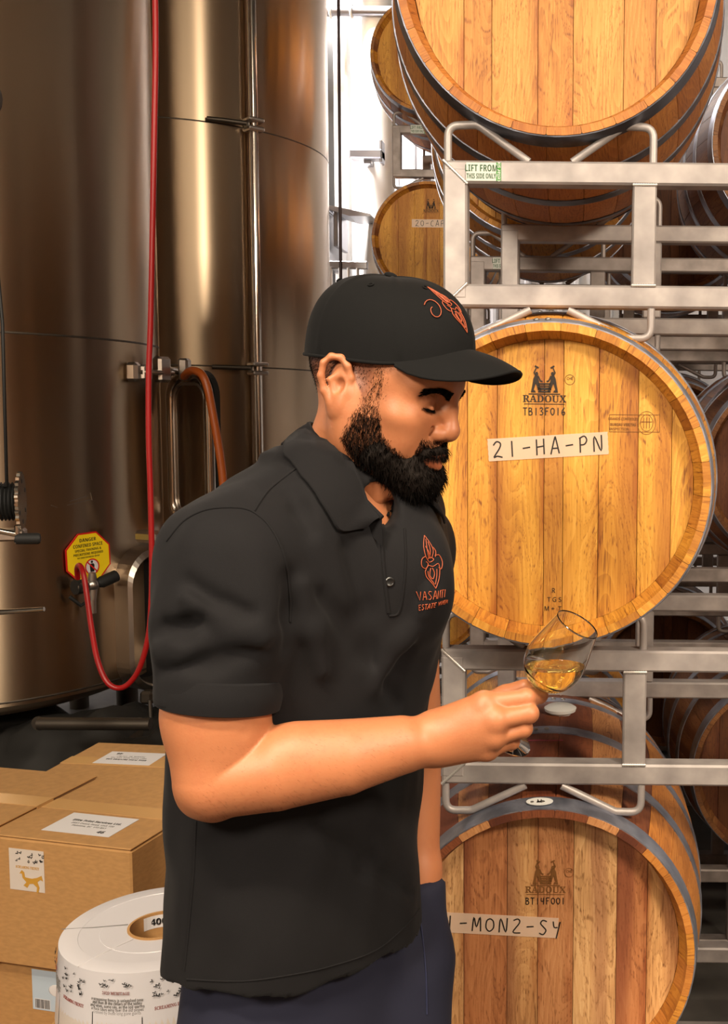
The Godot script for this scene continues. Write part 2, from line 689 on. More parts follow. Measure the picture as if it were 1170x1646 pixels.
func oak_mat(called: String, tex: Texture2D, tint: Color, shift: Vector2, rough := 0.62) -> StandardMaterial3D:
	var m := mat(called, tint, rough)
	m.albedo_texture = tex
	m.uv1_scale = Vector3(2.0, 1.0, 1)
	m.uv1_offset = Vector3(shift.x, 0, 0)
	m.vertex_color_use_as_albedo = called.begins_with("head")
	return m


# fine scatter of tone on a surface, from the object's own axes
func mottle(m: StandardMaterial3D, freq: float, lo: Color, hi: Color, scale: Vector3, octaves := 3, at := 5) -> StandardMaterial3D:
	var t := NoiseTexture2D.new()
	t.width = 256
	t.height = 256
	t.seamless = true
	t.noise = noise(freq, FastNoiseLite.TYPE_SIMPLEX_SMOOTH, octaves, at)
	var g := Gradient.new()
	g.set_color(0, lo)
	g.set_color(1, hi)
	t.color_ramp = g
	m.albedo_texture = t
	m.uv1_triplanar = true
	m.uv1_scale = scale
	return m


func relief(m: StandardMaterial3D, freq: float, depth: float, octaves := 2, at := 9) -> StandardMaterial3D:
	var t := NoiseTexture2D.new()
	t.width = 256
	t.height = 256
	t.seamless = true
	t.noise = noise(freq, FastNoiseLite.TYPE_SIMPLEX_SMOOTH, octaves, at)
	m.heightmap_enabled = true
	m.heightmap_texture = t
	m.heightmap_scale = depth
	return m


# ------------------------------------------------------------------ barrels
const BULGE := 0.345
const HALF := 0.475
const CHIME := 0.290
const HEAD_Z := 0.433
var stave_mesh := []
var hoop_mesh := []
var board_sets := []
var rivet_mesh: ArrayMesh


func girth(z: float) -> float:
	return BULGE - (BULGE - CHIME) * pow(absf(z) / HALF, 2.0)


func barrel_shapes() -> void:
	var count := 28
	for variant in 3:
		var mb := MB.new()
		var half := PI / count - 0.0013
		var zs := [-HALF, -HALF + 0.016, -HALF + 0.042]
		for k in 11: zs.append(lerpf(-HALF + 0.09, HALF - 0.09, k / 10.0))
		zs.append_array([HALF - 0.042, HALF - 0.016, HALF])
		var rings := []
		for i in zs.size():
			var z: float = zs[i]
			var ro := girth(z)
			var ri := ro - 0.026
			if i == 0 or i == zs.size() - 1: ri = ro - 0.014
			elif i == 1 or i == zs.size() - 2: ri = ro - 0.020
			elif i == 2 or i == zs.size() - 3: ri = ro - 0.0355
			var pts := []
			for q in [[ri, -half], [ro - 0.0016, -half], [ro, -half + 0.008], [ro, 0.0], [ro, half - 0.008], [ro - 0.0016, half], [ri, half], [ri, 0.0]]:
				pts.append(Vector3(sin(q[1]) * q[0], cos(q[1]) * q[0], z))
			rings.append(pts)
		var shift: float = variant * 0.37
		for i in zs.size() - 1:
			for k in 8:
				var k2 := (k + 1) % 8
				var a: Vector3 = rings[i][k]
				var b: Vector3 = rings[i][k2]
				var c: Vector3 = rings[i + 1][k2]
				var d: Vector3 = rings[i + 1][k]
				var first := mb.v.size()
				var side_n := (d - a).cross(b - a).normalized()
				for q in [a, b, c, d]:
					var nn := side_n
					if k >= 1 and k <= 4:
						nn = Vector3(q.x, q.y, 0).normalized()
						nn.z = 2.0 * (BULGE - CHIME) * q.z / (HALF * HALF)
						if k == 1 and q == a or k == 1 and q == d: nn -= Vector3.RIGHT * 0.25
						if k == 4 and q == b or k == 4 and q == c: nn += Vector3.RIGHT * 0.25
						nn = nn.normalized()
					mb.vert(q, nn, Vector2(q.x + shift + q.y * 0.2, q.z + 0.5))
				if side_n.dot((a + c) * 0.5 - Vector3(0, girth(a.z) - 0.013, (a.z + c.z) * 0.5)) < 0.0 and (k == 0 or k == 5 or k >= 6):
					for q in 4: mb.n[first + q] = -side_n
				mb.tri_i(first, first + 3, first + 2)
				mb.tri_i(first, first + 2, first + 1)
		for e in [0, zs.size() - 1]:
			var pts: Array = rings[e]
			var inside := Vector3(0, girth(HALF) - 0.01, 0)
			mb.face([pts[0], pts[1], pts[2], pts[3], pts[7]], inside)
			mb.face([pts[3], pts[4], pts[5], pts[6], pts[7]], inside)
		stave_mesh.append(mb.mesh())
	for band in [[HALF - 0.002, HALF - 0.042], [HALF - 0.165, HALF - 0.2], [0.145, 0.105], [-0.105, -0.145], [-HALF + 0.2, -HALF + 0.165], [-HALF + 0.042, -HALF + 0.002]]:
		var a: float = band[0]
		var b: float = band[1]
		var prof := [Vector2(girth(a) - 0.001, -a), Vector2(girth(a) + 0.0022, -a), Vector2(girth((a + b) * 0.5) + 0.0026, -(a + b) * 0.5), Vector2(girth(b) + 0.0022, -b), Vector2(girth(b) - 0.001, -b)]
		hoop_mesh.append(MB.new().lathe(prof, 72, Transform3D(Basis(Vector3.RIGHT, -PI / 2), Vector3.ZERO)).mesh())
	for splits in [[-0.171, -0.12, -0.035, 0.03, 0.123, 0.182], [-0.205, -0.152, -0.098, -0.012, 0.023, 0.088, 0.16, 0.222], [-0.16, -0.075, -0.015, 0.055, 0.14, 0.2]]:
		var set_of := []
		var edges: Array = [-0.263] + splits + [0.263]
		for i in edges.size() - 1:
			set_of.append(head_board(edges[i], edges[i + 1], i))
		board_sets.append(set_of)
	rivet_mesh = MB.new().ball(Vector3.ZERO, Vector3(0.006, 0.006, 0.003), 6, 10).mesh()


func head_board(x0: float, x1: float, i: int) -> ArrayMesh:
	var r := 0.2632
	var mb := MB.new()
	var a := x0 + 0.0005
	var b := x1 - 0.0005
	var steps := 7
	var cut := 0.0012
	var xs := [a, a + cut]
	for k in range(1, steps): xs.append(lerpf(a, b, float(k) / steps))
	xs.append_array([b - cut, b])
	var drip := noise(1.0, FastNoiseLite.TYPE_SIMPLEX_SMOOTH, 2, 60 + i)
	var rows := 14
	for k in xs.size() - 1:
		for row in rows:
			var first := mb.v.size()
			for e in [[k, row], [k + 1, row], [k + 1, row + 1], [k, row + 1]]:
				var x: float = xs[e[0]]
				var hh := sqrt(maxf(r * r - x * x, 0.0004))
				var y := lerpf(-hh, hh, float(e[1]) / rows)
				var side: bool = e[0] == 0 or e[0] == xs.size() - 1
				var nn := Vector3(-0.6 if e[0] == 0 else 0.6 if side else 0.0, 0, 1).normalized()
				mb.vert(Vector3(x, y, -0.001 if side else 0.0), nn, Vector2(x + i * 0.171, y + 0.3 + fmod(i * 0.137, 0.4)))
				# wine and rust that has run down from the joints
				var near := exp(-pow((b - x) / 0.011, 2.0)) * (1.0 if i % 3 != 1 else 0.25) + exp(-pow((x - a) / 0.007, 2.0)) * (0.8 if i % 3 == 0 else 0.15)
				var much := clampf(near * (0.45 + 0.9 * drip.get_noise_2d(y * 7.0, x * 30.0)), 0.0, 0.8)
				mb.col.append(Color.WHITE.lerp(Color(0.52, 0.27, 0.13), much))
			mb.tri_i(first, first + 1, first + 2)
			mb.tri_i(first, first + 2, first + 3)
	for e in [[a, -1.0], [b, 1.0]]:
		var x: float = e[0]
		var hh := sqrt(maxf(r * r - x * x, 0.0004))
		mb.face([Vector3(x, -hh, -0.001), Vector3(x, hh, -0.001), Vector3(x, hh, -0.02), Vector3(x, -hh, -0.02)], Vector3(x - e[1], 0, 0))
	while mb.col.size() < mb.v.size(): mb.col.append(Color.WHITE)
	return mb.mesh()


func make_barrel(label: String, group: String, at: Vector3, look: Dictionary) -> Node3D:
	var t := thing("oak_barrel", label, "barrel", at, look.get("turn", 0.0), group)
	var mid := Vector3(0, BULGE, 0)
	var staves: Array = look.staves
	for k in 28:
		var o := put("stave", stave_mesh[(k * 5 + k / 3) % 3], staves[(k * 7 + k / 4) % staves.size()], t)
		if look.has("stained") and (k <= 3 or k >= 25): o.material_override = look.stained[k % look.stained.size()]
		o.transform = Transform3D(Basis(Vector3.BACK, TAU * k / 28.0 + 0.05), mid)
	var heads: Array = look.heads
	var boards: Array = board_sets[look.boards]
	for k in boards.size():
		put("head_board", boards[k], heads[(k * 3) % heads.size()], t).position = mid + Vector3(0, 0, HEAD_Z)
	put("rear_head", MB.new().lathe([Vector2(0.0, 0.02), Vector2(0.262, 0.02), Vector2(0.262, 0.0), Vector2(0.0, 0.0)], 40, Transform3D(Basis(Vector3.RIGHT, -PI / 2), Vector3(0, 0, -HEAD_Z))), heads[0], t).position = mid
	for k in 6:
		var hp := put("hoop", hoop_mesh[k], look.hoop, t)
		hp.position = mid
		if look.get("rivets", true):
			var z: float = [HALF - 0.022, HALF - 0.183, 0.125, -0.125, -HALF + 0.183, -HALF + 0.022][k]
			for s in [-0.09, -0.02]:
				var a: float = s + [0.0, 0.2, 0.0, 0.1, 0.3, 0.0][k]
				var rv := put("rivet", rivet_mesh, M.rivet, hp)
				rv.transform = Transform3D(Basis(Vector3.BACK, -a) * Basis(Vector3.RIGHT, -PI / 2), Vector3(sin(a), cos(a), 0) * (girth(z) + 0.003) + Vector3(0, 0, z))
	return t


# the coopers' emblem: two men with hammers over a cask, w wide, on the plane of x
func coopers(w: float, x: Transform3D, m: Material, parent: Node3D) -> void:
	var mb := MB.new()
	var s := w / 2.0
	for side in [-1.0, 1.0]:
		var f := func(pts: Array) -> void:
			var o := PackedVector2Array()
			for i in range(0, pts.size(), 2): o.append(Vector2(pts[i] * side, pts[i + 1]) * s)
			mb.prism(o, 0.0, 0.0006, x)
		f.call([0.95, -0.75, 0.62, -0.75, 0.66, -0.62, 0.76, -0.58, 0.62, -0.1, 0.42, -0.62, 0.3, -0.75, 0.2, -0.72, 0.42, 0.1, 0.5, 0.42, 0.68, 0.42, 0.78, 0.2, 0.86, -0.3])     # legs and body
		f.call([0.5, 0.4, 0.44, 0.55, 0.5, 0.68, 0.62, 0.68, 0.66, 0.52, 0.6, 0.4])                                   # head
		f.call([0.52, 0.36, 0.3, 0.0, 0.16, -0.04, 0.14, 0.06, 0.26, 0.1, 0.42, 0.44])                                 # lower arm
		f.call([0.66, 0.4, 0.78, 0.62, 0.62, 0.98, 0.56, 0.94, 0.68, 0.62, 0.58, 0.44])                                # raised arm
		f.call([0.44, 0.9, 0.7, 1.04, 0.66, 1.14, 0.4, 1.0])                                                            # hammer
	for q in [[-0.42, -0.1, 0.42, -0.2], [-0.46, -0.26, 0.46, -0.34], [-0.48, -0.4, 0.48, -0.58], [-0.44, -0.64, 0.44, -0.75]]:
		mb.prism(PackedVector2Array([Vector2(q[0], q[1]) * s, Vector2(q[2], q[1]) * s, Vector2(q[2], q[3]) * s, Vector2(q[0], q[3]) * s]), 0.0, 0.0006, x)
	mb.stroke([Vector2(-1.1, -0.86) * s, Vector2(0, -0.86) * s, Vector2(1.1, -0.86) * s], s * 0.07, x)
	put("cooper_emblem", mb, m, parent)


func tape_strip(parent: Node3D, x: Transform3D, w: float, h: float) -> void:
	var o := PackedVector2Array()
	var teeth := 9
	for k in teeth + 1: o.append(Vector2(w * 0.5 + (0.0008 if k % 2 else 0.0), lerpf(-h * 0.5, h * 0.5, float(k) / teeth)))
	for k in teeth + 1: o.append(Vector2(-w * 0.5 + (0.0008 if k % 2 else 0.0), lerpf(h * 0.5, -h * 0.5, float(k) / teeth)))
	put("tape", MB.new().prism(o, 0.0003, 0.001, x), M.tape, parent)


func head_print(b: Node3D, emblem: Vector2, code: String, ink: Material, tape_at: Vector2, tape_turn: float, tape_len: float, note: String) -> void:
	var z := HEAD_Z + 0.0006
	var on := func(p: Vector2, turn := 0.0) -> Transform3D: return Transform3D(Basis(Vector3.BACK, turn), Vector3(p.x, BULGE + p.y, z))
	coopers(0.052, on.call(emblem), ink, b)
	words("brand_lettering", "RADOUX", 0.0125, on.call(emblem + Vector2(0, -0.031)), ink, b, "Droid Serif", true, 1.02)
	put("brand_rule", MB.new().stroke([Vector2(-0.037, 0), Vector2(0, 0), Vector2(0.037, 0)], 0.0012, on.call(emblem + Vector2(0, -0.0405))), ink, b)
	put("ring_mark", MB.new().stroke(_ring(0.009, 0.009), 0.0007, on.call(emblem + Vector2(0.046, 0.004))), ink, b)
	words("ring_lettering", "CHÊ", 0.003, on.call(emblem + Vector2(0.046, 0.006)), ink, b)
	if code: put("pen_code", pen(code, 0.0135, on.call(emblem + Vector2(0.0, -0.054), 0.01), 0.0017, 0.25, 0.75), M.marker, b)
	if note:
		tape_strip(b, on.call(tape_at, tape_turn), tape_len, 0.041)
		var x: Transform3D = on.call(tape_at, tape_turn)
		x.origin.z += 0.001
		put("pen_note", pen(note, 0.029, x, 0.0026, 0.42, 0.8), M.marker, b)


func _ring(rx: float, ry: float, n := 24) -> Array:
	var o := []
	for k in n + 1: o.append(Vector2(cos(TAU * k / n) * rx, sin(TAU * k / n) * ry))
	return o


# ------------------------------------------------------------------ racks: two frames of square tube, each with a top and a bottom rail, posts, and bent cradle bars
const TUBE := 0.045
const RACK_H := 0.265
var cradle_mesh := {}


func cradle(up: float) -> ArrayMesh:
	if not cradle_mesh.has(up):
		var p := [Vector3(-0.19, 0.0, 0), Vector3(-0.19, 0.066 * up, 0), Vector3(-0.135, 0.068 * up, 0), Vector3(-0.04, 0.002 * up, 0)]
		if up < 0.0: p = [Vector3(-0.19, 0.0, 0), Vector3(-0.19, -0.056, 0), Vector3(-0.14, -0.055, 0), Vector3(-0.035, -0.004, 0)]
		cradle_mesh[up] = MB.new().tube(filleted(p, 0.022, 6), 0.0075, 10).mesh()
	return cradle_mesh[up]


func weld(a: Vector3, b: Vector3) -> MB:
	var p := []
	var r := []
	var n := int(a.distance_to(b) / 0.0022)
	for k in n + 1:
		p.append(a.lerp(b, float(k) / n))
		r.append(0.0027 + 0.0011 * (k % 2))
	return MB.new().tube(p, r, 7)


func make_rack(label: String, at: Vector3, columns: int, skew: float, m: Material, welds: bool, group := "barrel racks") -> Node3D:
	var t := thing("barrel_rack", label, "rack", at, 0.0, group)
	var pitch := 0.79
	var w := 0.197 * 2.0 + pitch * (columns - 1)
	for fr in 2:
		var z := -0.64 * fr
		var sx := skew * fr
		var mid := Vector3(-0.197 + w * 0.5 + sx, 0, z - TUBE * 0.5)
		for y in [TUBE * 0.46, RACK_H - TUBE * 0.46]:
			put("rail", MB.new().box(mid + Vector3(0, y, 0), Vector3(w, TUBE * 0.92, TUBE), 0.004), m, t)
		for c in columns:
			for s in [-1.0, 1.0]:
				var x: float = c * pitch + s * 0.1745 + sx
				put("post", MB.new().box(Vector3(x, RACK_H * 0.5, z - TUBE * 0.5 + 0.0005), Vector3(TUBE * 0.98, RACK_H - TUBE * 1.84, TUBE), 0.003), m, t)
				if welds and fr == 0 and (s > 0 or c > 0):
					for y in [TUBE * 0.92, RACK_H - TUBE * 0.92]:
						put("weld_bead", weld(Vector3(x - TUBE * 0.5, y, z), Vector3(x + TUBE * 0.5, y, z)), M.weld, t)
				for up in [1.0, -1.0]:
					var cr := put("cradle_bar", cradle(up), m, t)
					cr.transform = Transform3D(Basis.from_scale(Vector3(1, 1, 1)) if s < 0 else Basis(Vector3.UP, PI), Vector3(c * pitch + sx, RACK_H if up > 0 else 0.0, z - TUBE * (0.42 if up > 0 else 0.2)))
		if welds and fr == 0:
			for e in [[0.0, 1.0], [RACK_H, -1.0]]:
				put("weld_bead", weld(Vector3(-0.197, e[0], z), Vector3(-0.197 + TUBE, e[0] + e[1] * TUBE * 0.95, z)), M.weld, t)
		put("corner_post", MB.new().box(Vector3(-0.1745 + sx, RACK_H * 0.5, z - TUBE * 0.5 + 0.0012), Vector3(TUBE * 0.99, RACK_H * 0.9, TUBE), 0.004), m, t)
	for y in [TUBE * 0.46, RACK_H - TUBE * 0.46]:
		put("tie_tube", MB.new().box(Vector3(w - 0.225 + skew * 0.5, y, -0.34), Vector3(0.04, TUBE * 0.8, 0.6), 0.003), m, t)
	return t


func lift_label(rack: Node3D, x: float, scale := 1.0, foot := "cellar six") -> void:
	var w := 0.064 * scale
	var h := 0.033 * scale
	var o := put("lift_label", MB.new().box(Vector3.ZERO, Vector3(w, h, 0.0006)), M.label_white, rack)
	o.position = Vector3(x + w * 0.5, RACK_H - TUBE * 0.46, 0.0004)
	put("green_strip", MB.new().box(Vector3(w * 0.43, 0, 0.0003), Vector3(w * 0.14, h, 0.0005)), M.label_green, o)
	words("lettering", "LIFT FROM", h * 0.36, Transform3D(Basis(), Vector3(-w * 0.07, h * 0.19, 0.0004)), M.label_green_ink, o, "Droid Sans", true, 0.72)
	words("lettering", "THIS SIDE ONLY", h * 0.27, Transform3D(Basis(), Vector3(-w * 0.07, -h * 0.24, 0.0004)), M.label_green_ink, o, "Droid Sans", true, 0.58)
	words("lettering", foot, h * 0.2, Transform3D(Basis(Vector3.BACK, PI / 2), Vector3(w * 0.43, 0, 0.0007)), M.label_white, o, "Droid Sans", true, 0.9)


# ------------------------------------------------------------------ tanks
func shell(r: float, y0: float, y1: float, m: Material, parent: Node3D, called := "shell_plate") -> void:
	put(called, MB.new().lathe([Vector2(r, y0), Vector2(r, y1)], 160, Transform3D.IDENTITY, -PI, PI), m, parent)


func seam(r: float, y: float, m: Material, parent: Node3D) -> void:
	put("weld_seam", MB.new().lathe([Vector2(r, y - 0.004), Vector2(r + 0.0012, y - 0.002), Vector2(r + 0.0012, y + 0.002), Vector2(r, y + 0.004)], 120), m, parent)


# where the line of sight through (px, py) meets an upright cylinder
func cyl_hit(px: float, py: float, c: Vector3, r: float) -> Vector3:
	var d := pt(px, py, 1.0) - EYE
	var o := Vector2(EYE.x - c.x, EYE.z - c.z)
	var e := Vector2(d.x, d.z)
	var a := e.dot(e)
	var b := 2.0 * o.dot(e)
	var q := b * b - 4.0 * a * (o.dot(o) - r * r)
	return EYE + d * ((-b - sqrt(maxf(q, 0.0))) / (2.0 * a))


# ------------------------------------------------------------------ the man
const STAND := Vector3(-0.375, 0, -1.36)
const FACING := 0.98                       # turn of the chest from the camera towards the right
var head_xf: Transform3D
var skin_mb: MB
var shirt: Field
var face_field: Field


func hang(called: String, shape, m: Material, parent: Node3D, shift := true) -> MeshInstance3D:
	var o := put(called, shape, m, parent)
	if shift: o.position = -STAND
	return o


func head_field() -> Field:
	var f := Field.new(Vector3(-0.108, -0.2, -0.115), Vector3(0.092, 0.142, 0.14), 0.0019)
	f.egg(Vector3(0, 0.040, -0.006), Vector3(0.074, 0.086, 0.097), 0.01)
	f.egg(Vector3(0, 0.045, 0.045), Vector3(0.064, 0.055, 0.055), 0.03)
	f.egg(Vector3(0, -0.015, 0.045), Vector3(0.062, 0.085, 0.054), 0.03)
	for s in [-1.0, 1.0]:
		f.bone(Vector3(s * 0.052, -0.055, 0.012), Vector3(s * 0.012, -0.094, 0.076), 0.021, 0.02, 0.03)
		f.bone(Vector3(s * 0.058, -0.008, 0.0), Vector3(s * 0.052, -0.06, 0.014), 0.018, 0.018, 0.03)
		f.egg(Vector3(s * 0.043, -0.014, 0.065), Vector3(0.024, 0.016, 0.022), 0.022)
		f.egg(Vector3(s * 0.034, -0.04, 0.066), Vector3(0.022, 0.026, 0.022), 0.02)
	f.egg(Vector3(0, -0.098, 0.082), Vector3(0.024, 0.019, 0.018), 0.02)
	f.egg(Vector3(0, -0.055, 0.086), Vector3(0.028, 0.024, 0.022), 0.018)
	for s in [-1.0, 1.0]:
		f.bone(Vector3(s * 0.048, 0.027, 0.072), Vector3(s * 0.012, 0.032, 0.093), 0.0095, 0.0095, 0.014)
		f.egg(Vector3(s * 0.031, 0.016, 0.1), Vector3(0.021, 0.013, 0.019), 0.012, Basis.IDENTITY, true)
		f.egg(Vector3(s * 0.032, 0.0145, 0.0805), Vector3(0.0165, 0.0135, 0.0130), 0.004)     # eyeball under the lowered lid
		f.bone(Vector3(s * 0.047, 0.0085, 0.0805), Vector3(s * 0.032, 0.0060, 0.0935), 0.0022, 0.0026, 0.003)
		f.bone(Vector3(s * 0.032, 0.0060, 0.0935), Vector3(s * 0.018, 0.0075, 0.0880), 0.0026, 0.002, 0.003)
		f.bone(Vector3(s * 0.046, 0.0055, 0.0815), Vector3(s * 0.032, 0.0030, 0.0945), 0.0011, 0.0013, 0.002, true)   # lid line
		f.bone(Vector3(s * 0.032, 0.0030, 0.0945), Vector3(s * 0.019, 0.0050, 0.0890), 0.0013, 0.001, 0.002, true)
		f.bone(Vector3(s * 0.049, 0.020, 0.0775), Vector3(s * 0.031, 0.0235, 0.0915), 0.0010, 0.0012, 0.003, true)   # crease above the lid
	# nose
	f.bone(Vector3(0, 0.034, 0.092), Vector3(0, 0.008, 0.1035), 0.0085, 0.0082, 0.012)
	f.bone(Vector3(0, 0.008, 0.1035), Vector3(0, -0.014, 0.1125), 0.0082, 0.0098, 0.008)
	f.egg(Vector3(0, -0.0190, 0.1120), Vector3(0.0122, 0.0115, 0.0105), 0.006)
	f.bone(Vector3(0, -0.023, 0.108), Vector3(0, -0.033, 0.098), 0.006, 0.006, 0.006)
	for s in [-1.0, 1.0]:
		f.egg(Vector3(s * 0.0128, -0.0235, 0.1005), Vector3(0.0082, 0.0095, 0.0125), 0.005)
		f.egg(Vector3(s * 0.0065, -0.0340, 0.1045), Vector3(0.0036, 0.004, 0.007), 0.002, Basis.IDENTITY, true)
		f.bone(Vector3(s * 0.0208, -0.018, 0.0955), Vector3(s * 0.0218, -0.030, 0.092), 0.002, 0.002, 0.005, true)
	# lips
	for s in [-1.0, 1.0]:
		f.bone(Vector3(s * 0.024, -0.0575, 0.0935), Vector3(s * 0.004, -0.0515, 0.1085), 0.0036, 0.0046, 0.005)
		f.bone(Vector3(s * 0.022, -0.060, 0.094), Vector3(0, -0.0635, 0.1065), 0.004, 0.006, 0.005)
		f.bone(Vector3(s * 0.027, -0.0585, 0.0945), Vector3(0, -0.0570, 0.1135), 0.0011, 0.0011, 0.0015, true)
	# ears
	for s in [-1.0, 1.0]:
		var e := func(y: float, z: float, out := 0.0) -> Vector3: return Vector3(s * (0.0775 + out - minf(z + 0.002, 0.0) * 0.42), y, z - 0.006 - y * 0.16)
		f.egg(e.call(0.0, -0.008, -0.003), Vector3(0.0065, 0.029, 0.018), 0.006, Basis(Vector3.UP, s * 0.38) * Basis(Vector3.RIGHT, -0.16))
		var rim := [[-0.002, 0.008, 0.0], [0.014, 0.010, 0.001], [0.027, 0.006, 0.004], [0.034, -0.004, 0.005], [0.032, -0.015, 0.004], [0.022, -0.0225, 0.004], [0.006, -0.0245, 0.003], [-0.010, -0.020, 0.001], [-0.021, -0.011, -0.001], [-0.029, -0.002, -0.002]]
		for k in rim.size() - 1:
			f.bone(e.call(rim[k][0], rim[k][1], rim[k][2]), e.call(rim[k + 1][0], rim[k + 1][1], rim[k + 1][2]), 0.0042, 0.0042, 0.003)
		f.egg(e.call(-0.026, -0.001, -0.002), Vector3(0.0048, 0.0095, 0.0085), 0.004)
		f.egg(e.call(0.0, -0.001, 0.009), Vector3(0.0095, 0.0115, 0.0085), 0.004, Basis.IDENTITY, true)
		f.egg(e.call(0.020, -0.009, 0.0085), Vector3(0.006, 0.008, 0.0095), 0.004, Basis.IDENTITY, true)
		f.bone(e.call(0.020, -0.003, 0.0), e.call(0.005, -0.0145, 0.001), 0.003, 0.0034, 0.003)
		f.bone(e.call(0.005, -0.0145, 0.001), e.call(-0.013, -0.007, 0.0), 0.0034, 0.003, 0.003)
		f.egg(e.call(-0.003, 0.0095, 0.001), Vector3(0.005, 0.0065, 0.004), 0.003)
	return f


func body() -> void:
	# the head's own axes: origin between the ears, z ahead, y up, x to his left
	var fwd := Vector3(sin(1.257) * cos(0.314), -sin(0.314), cos(1.257) * cos(0.314))
	var left := Vector3.UP.cross(fwd).normalized()
	var up := fwd.cross(left)
	head_xf = Transform3D(Basis(left, up, fwd), Vector3.ZERO)
	head_xf.origin = pt(557, 625, 1.287) + head_xf.basis * Vector3(0.078, 0, 0.0)
	var inv := head_xf.affine_inverse()
	skin_mb = MB.new()
	# head with its neck
	var hf := head_field()
	var nb := inv * pt(545, 800, 1.38)
	var nt := inv * pt(583, 665, 1.365)
	hf.bone(nt, nb, 0.054, 0.062, 0.025)
	hf.bone(inv * pt(560, 660, 1.30), inv * pt(600, 800, 1.325), 0.012, 0.009, 0.035)           # the cord of muscle down the neck
	hf.plane(inv * pt(560, 815, 1.36), inv.basis * Vector3.DOWN)
	hf.nets(skin_mb, head_xf)
	face_field = hf
	# the trunk under the shirt
	var tf := Field.new(Vector3(-0.66, 0.84, -1.68), Vector3(-0.1, 1.6, -1.08), 0.014)
	tf.trunk(trunk_sections(-0.016), 0.01)
	tf.bone(pt(545, 800, 1.38), pt(525, 760, 1.37), 0.058, 0.058, 0.03)
	tf.bone(pt(520, 800, 1.36), pt(382, 915, 1.215), 0.05, 0.05, 0.04)
	tf.bone(pt(382, 915, 1.215), pt(352, 1110, 1.18), 0.05, 0.046, 0.03)
	tf.bone(pt(560, 820, 1.4), pt(645, 880, 1.53), 0.055, 0.055, 0.04)
	tf.plane(Vector3(0, 1.02, 0), Vector3.DOWN)
	tf.nets(skin_mb)
	# far arm, its hand in the pocket
	var lf := Field.new(Vector3(-0.36, 0.84, -1.68), Vector3(-0.12, 1.5, -1.42), 0.006)
	lf.bone(pt(640, 900, 1.53), pt(660, 1190, 1.54), 0.054, 0.046, 0.02)
	lf.bone(pt(660, 1190, 1.54), pt(673, 1400, 1.5), 0.046, 0.03, 0.02)
	lf.bone(pt(673, 1400, 1.5), pt(668, 1480, 1.48), 0.03, 0.036, 0.02)
	lf.nets(skin_mb)
	# near arm and the hand round the glass stem
	var af := Field.new(Vector3(-0.60, 1.085, -1.335), Vector3(-0.035, 1.36, -1.10), 0.0024)
	arm_and_hand(af)
	af.nets(skin_mb)
	var tone := noise(30.0, FastNoiseLite.TYPE_SIMPLEX_SMOOTH, 2, 77)
	# colours of the skin: lips and the cropped scalp
	for i in skin_mb.v.size():
		var p := inv * skin_mb.v[i]
		var c := Color(1, 1, 1)
		if p.z > 0.085 and absf(p.y + 0.0575) < 0.009 and absf(p.x) < 0.026: c = Color(0.86, 0.66, 0.62)
		elif p.y > -0.03 and p.z < 0.03 and p.length() < 0.16 and not (absf(p.x) > 0.077):
			var edge := smoothstep(-0.03, 0.0, p.y + p.z * 0.15) * smoothstep(0.035, 0.02, p.z)
			c = Color(1, 1, 1).lerp(Color(0.50, 0.44, 0.43), edge)
		var fleck := 1.0 + 0.05 * tone.get_noise_3dv(skin_mb.v[i]) + 0.04 * tone.get_noise_3dv(skin_mb.v[i] * 6.0)
		skin_mb.col.append(Color(c.r * fleck, c.g * fleck * fleck, c.b * fleck * fleck))


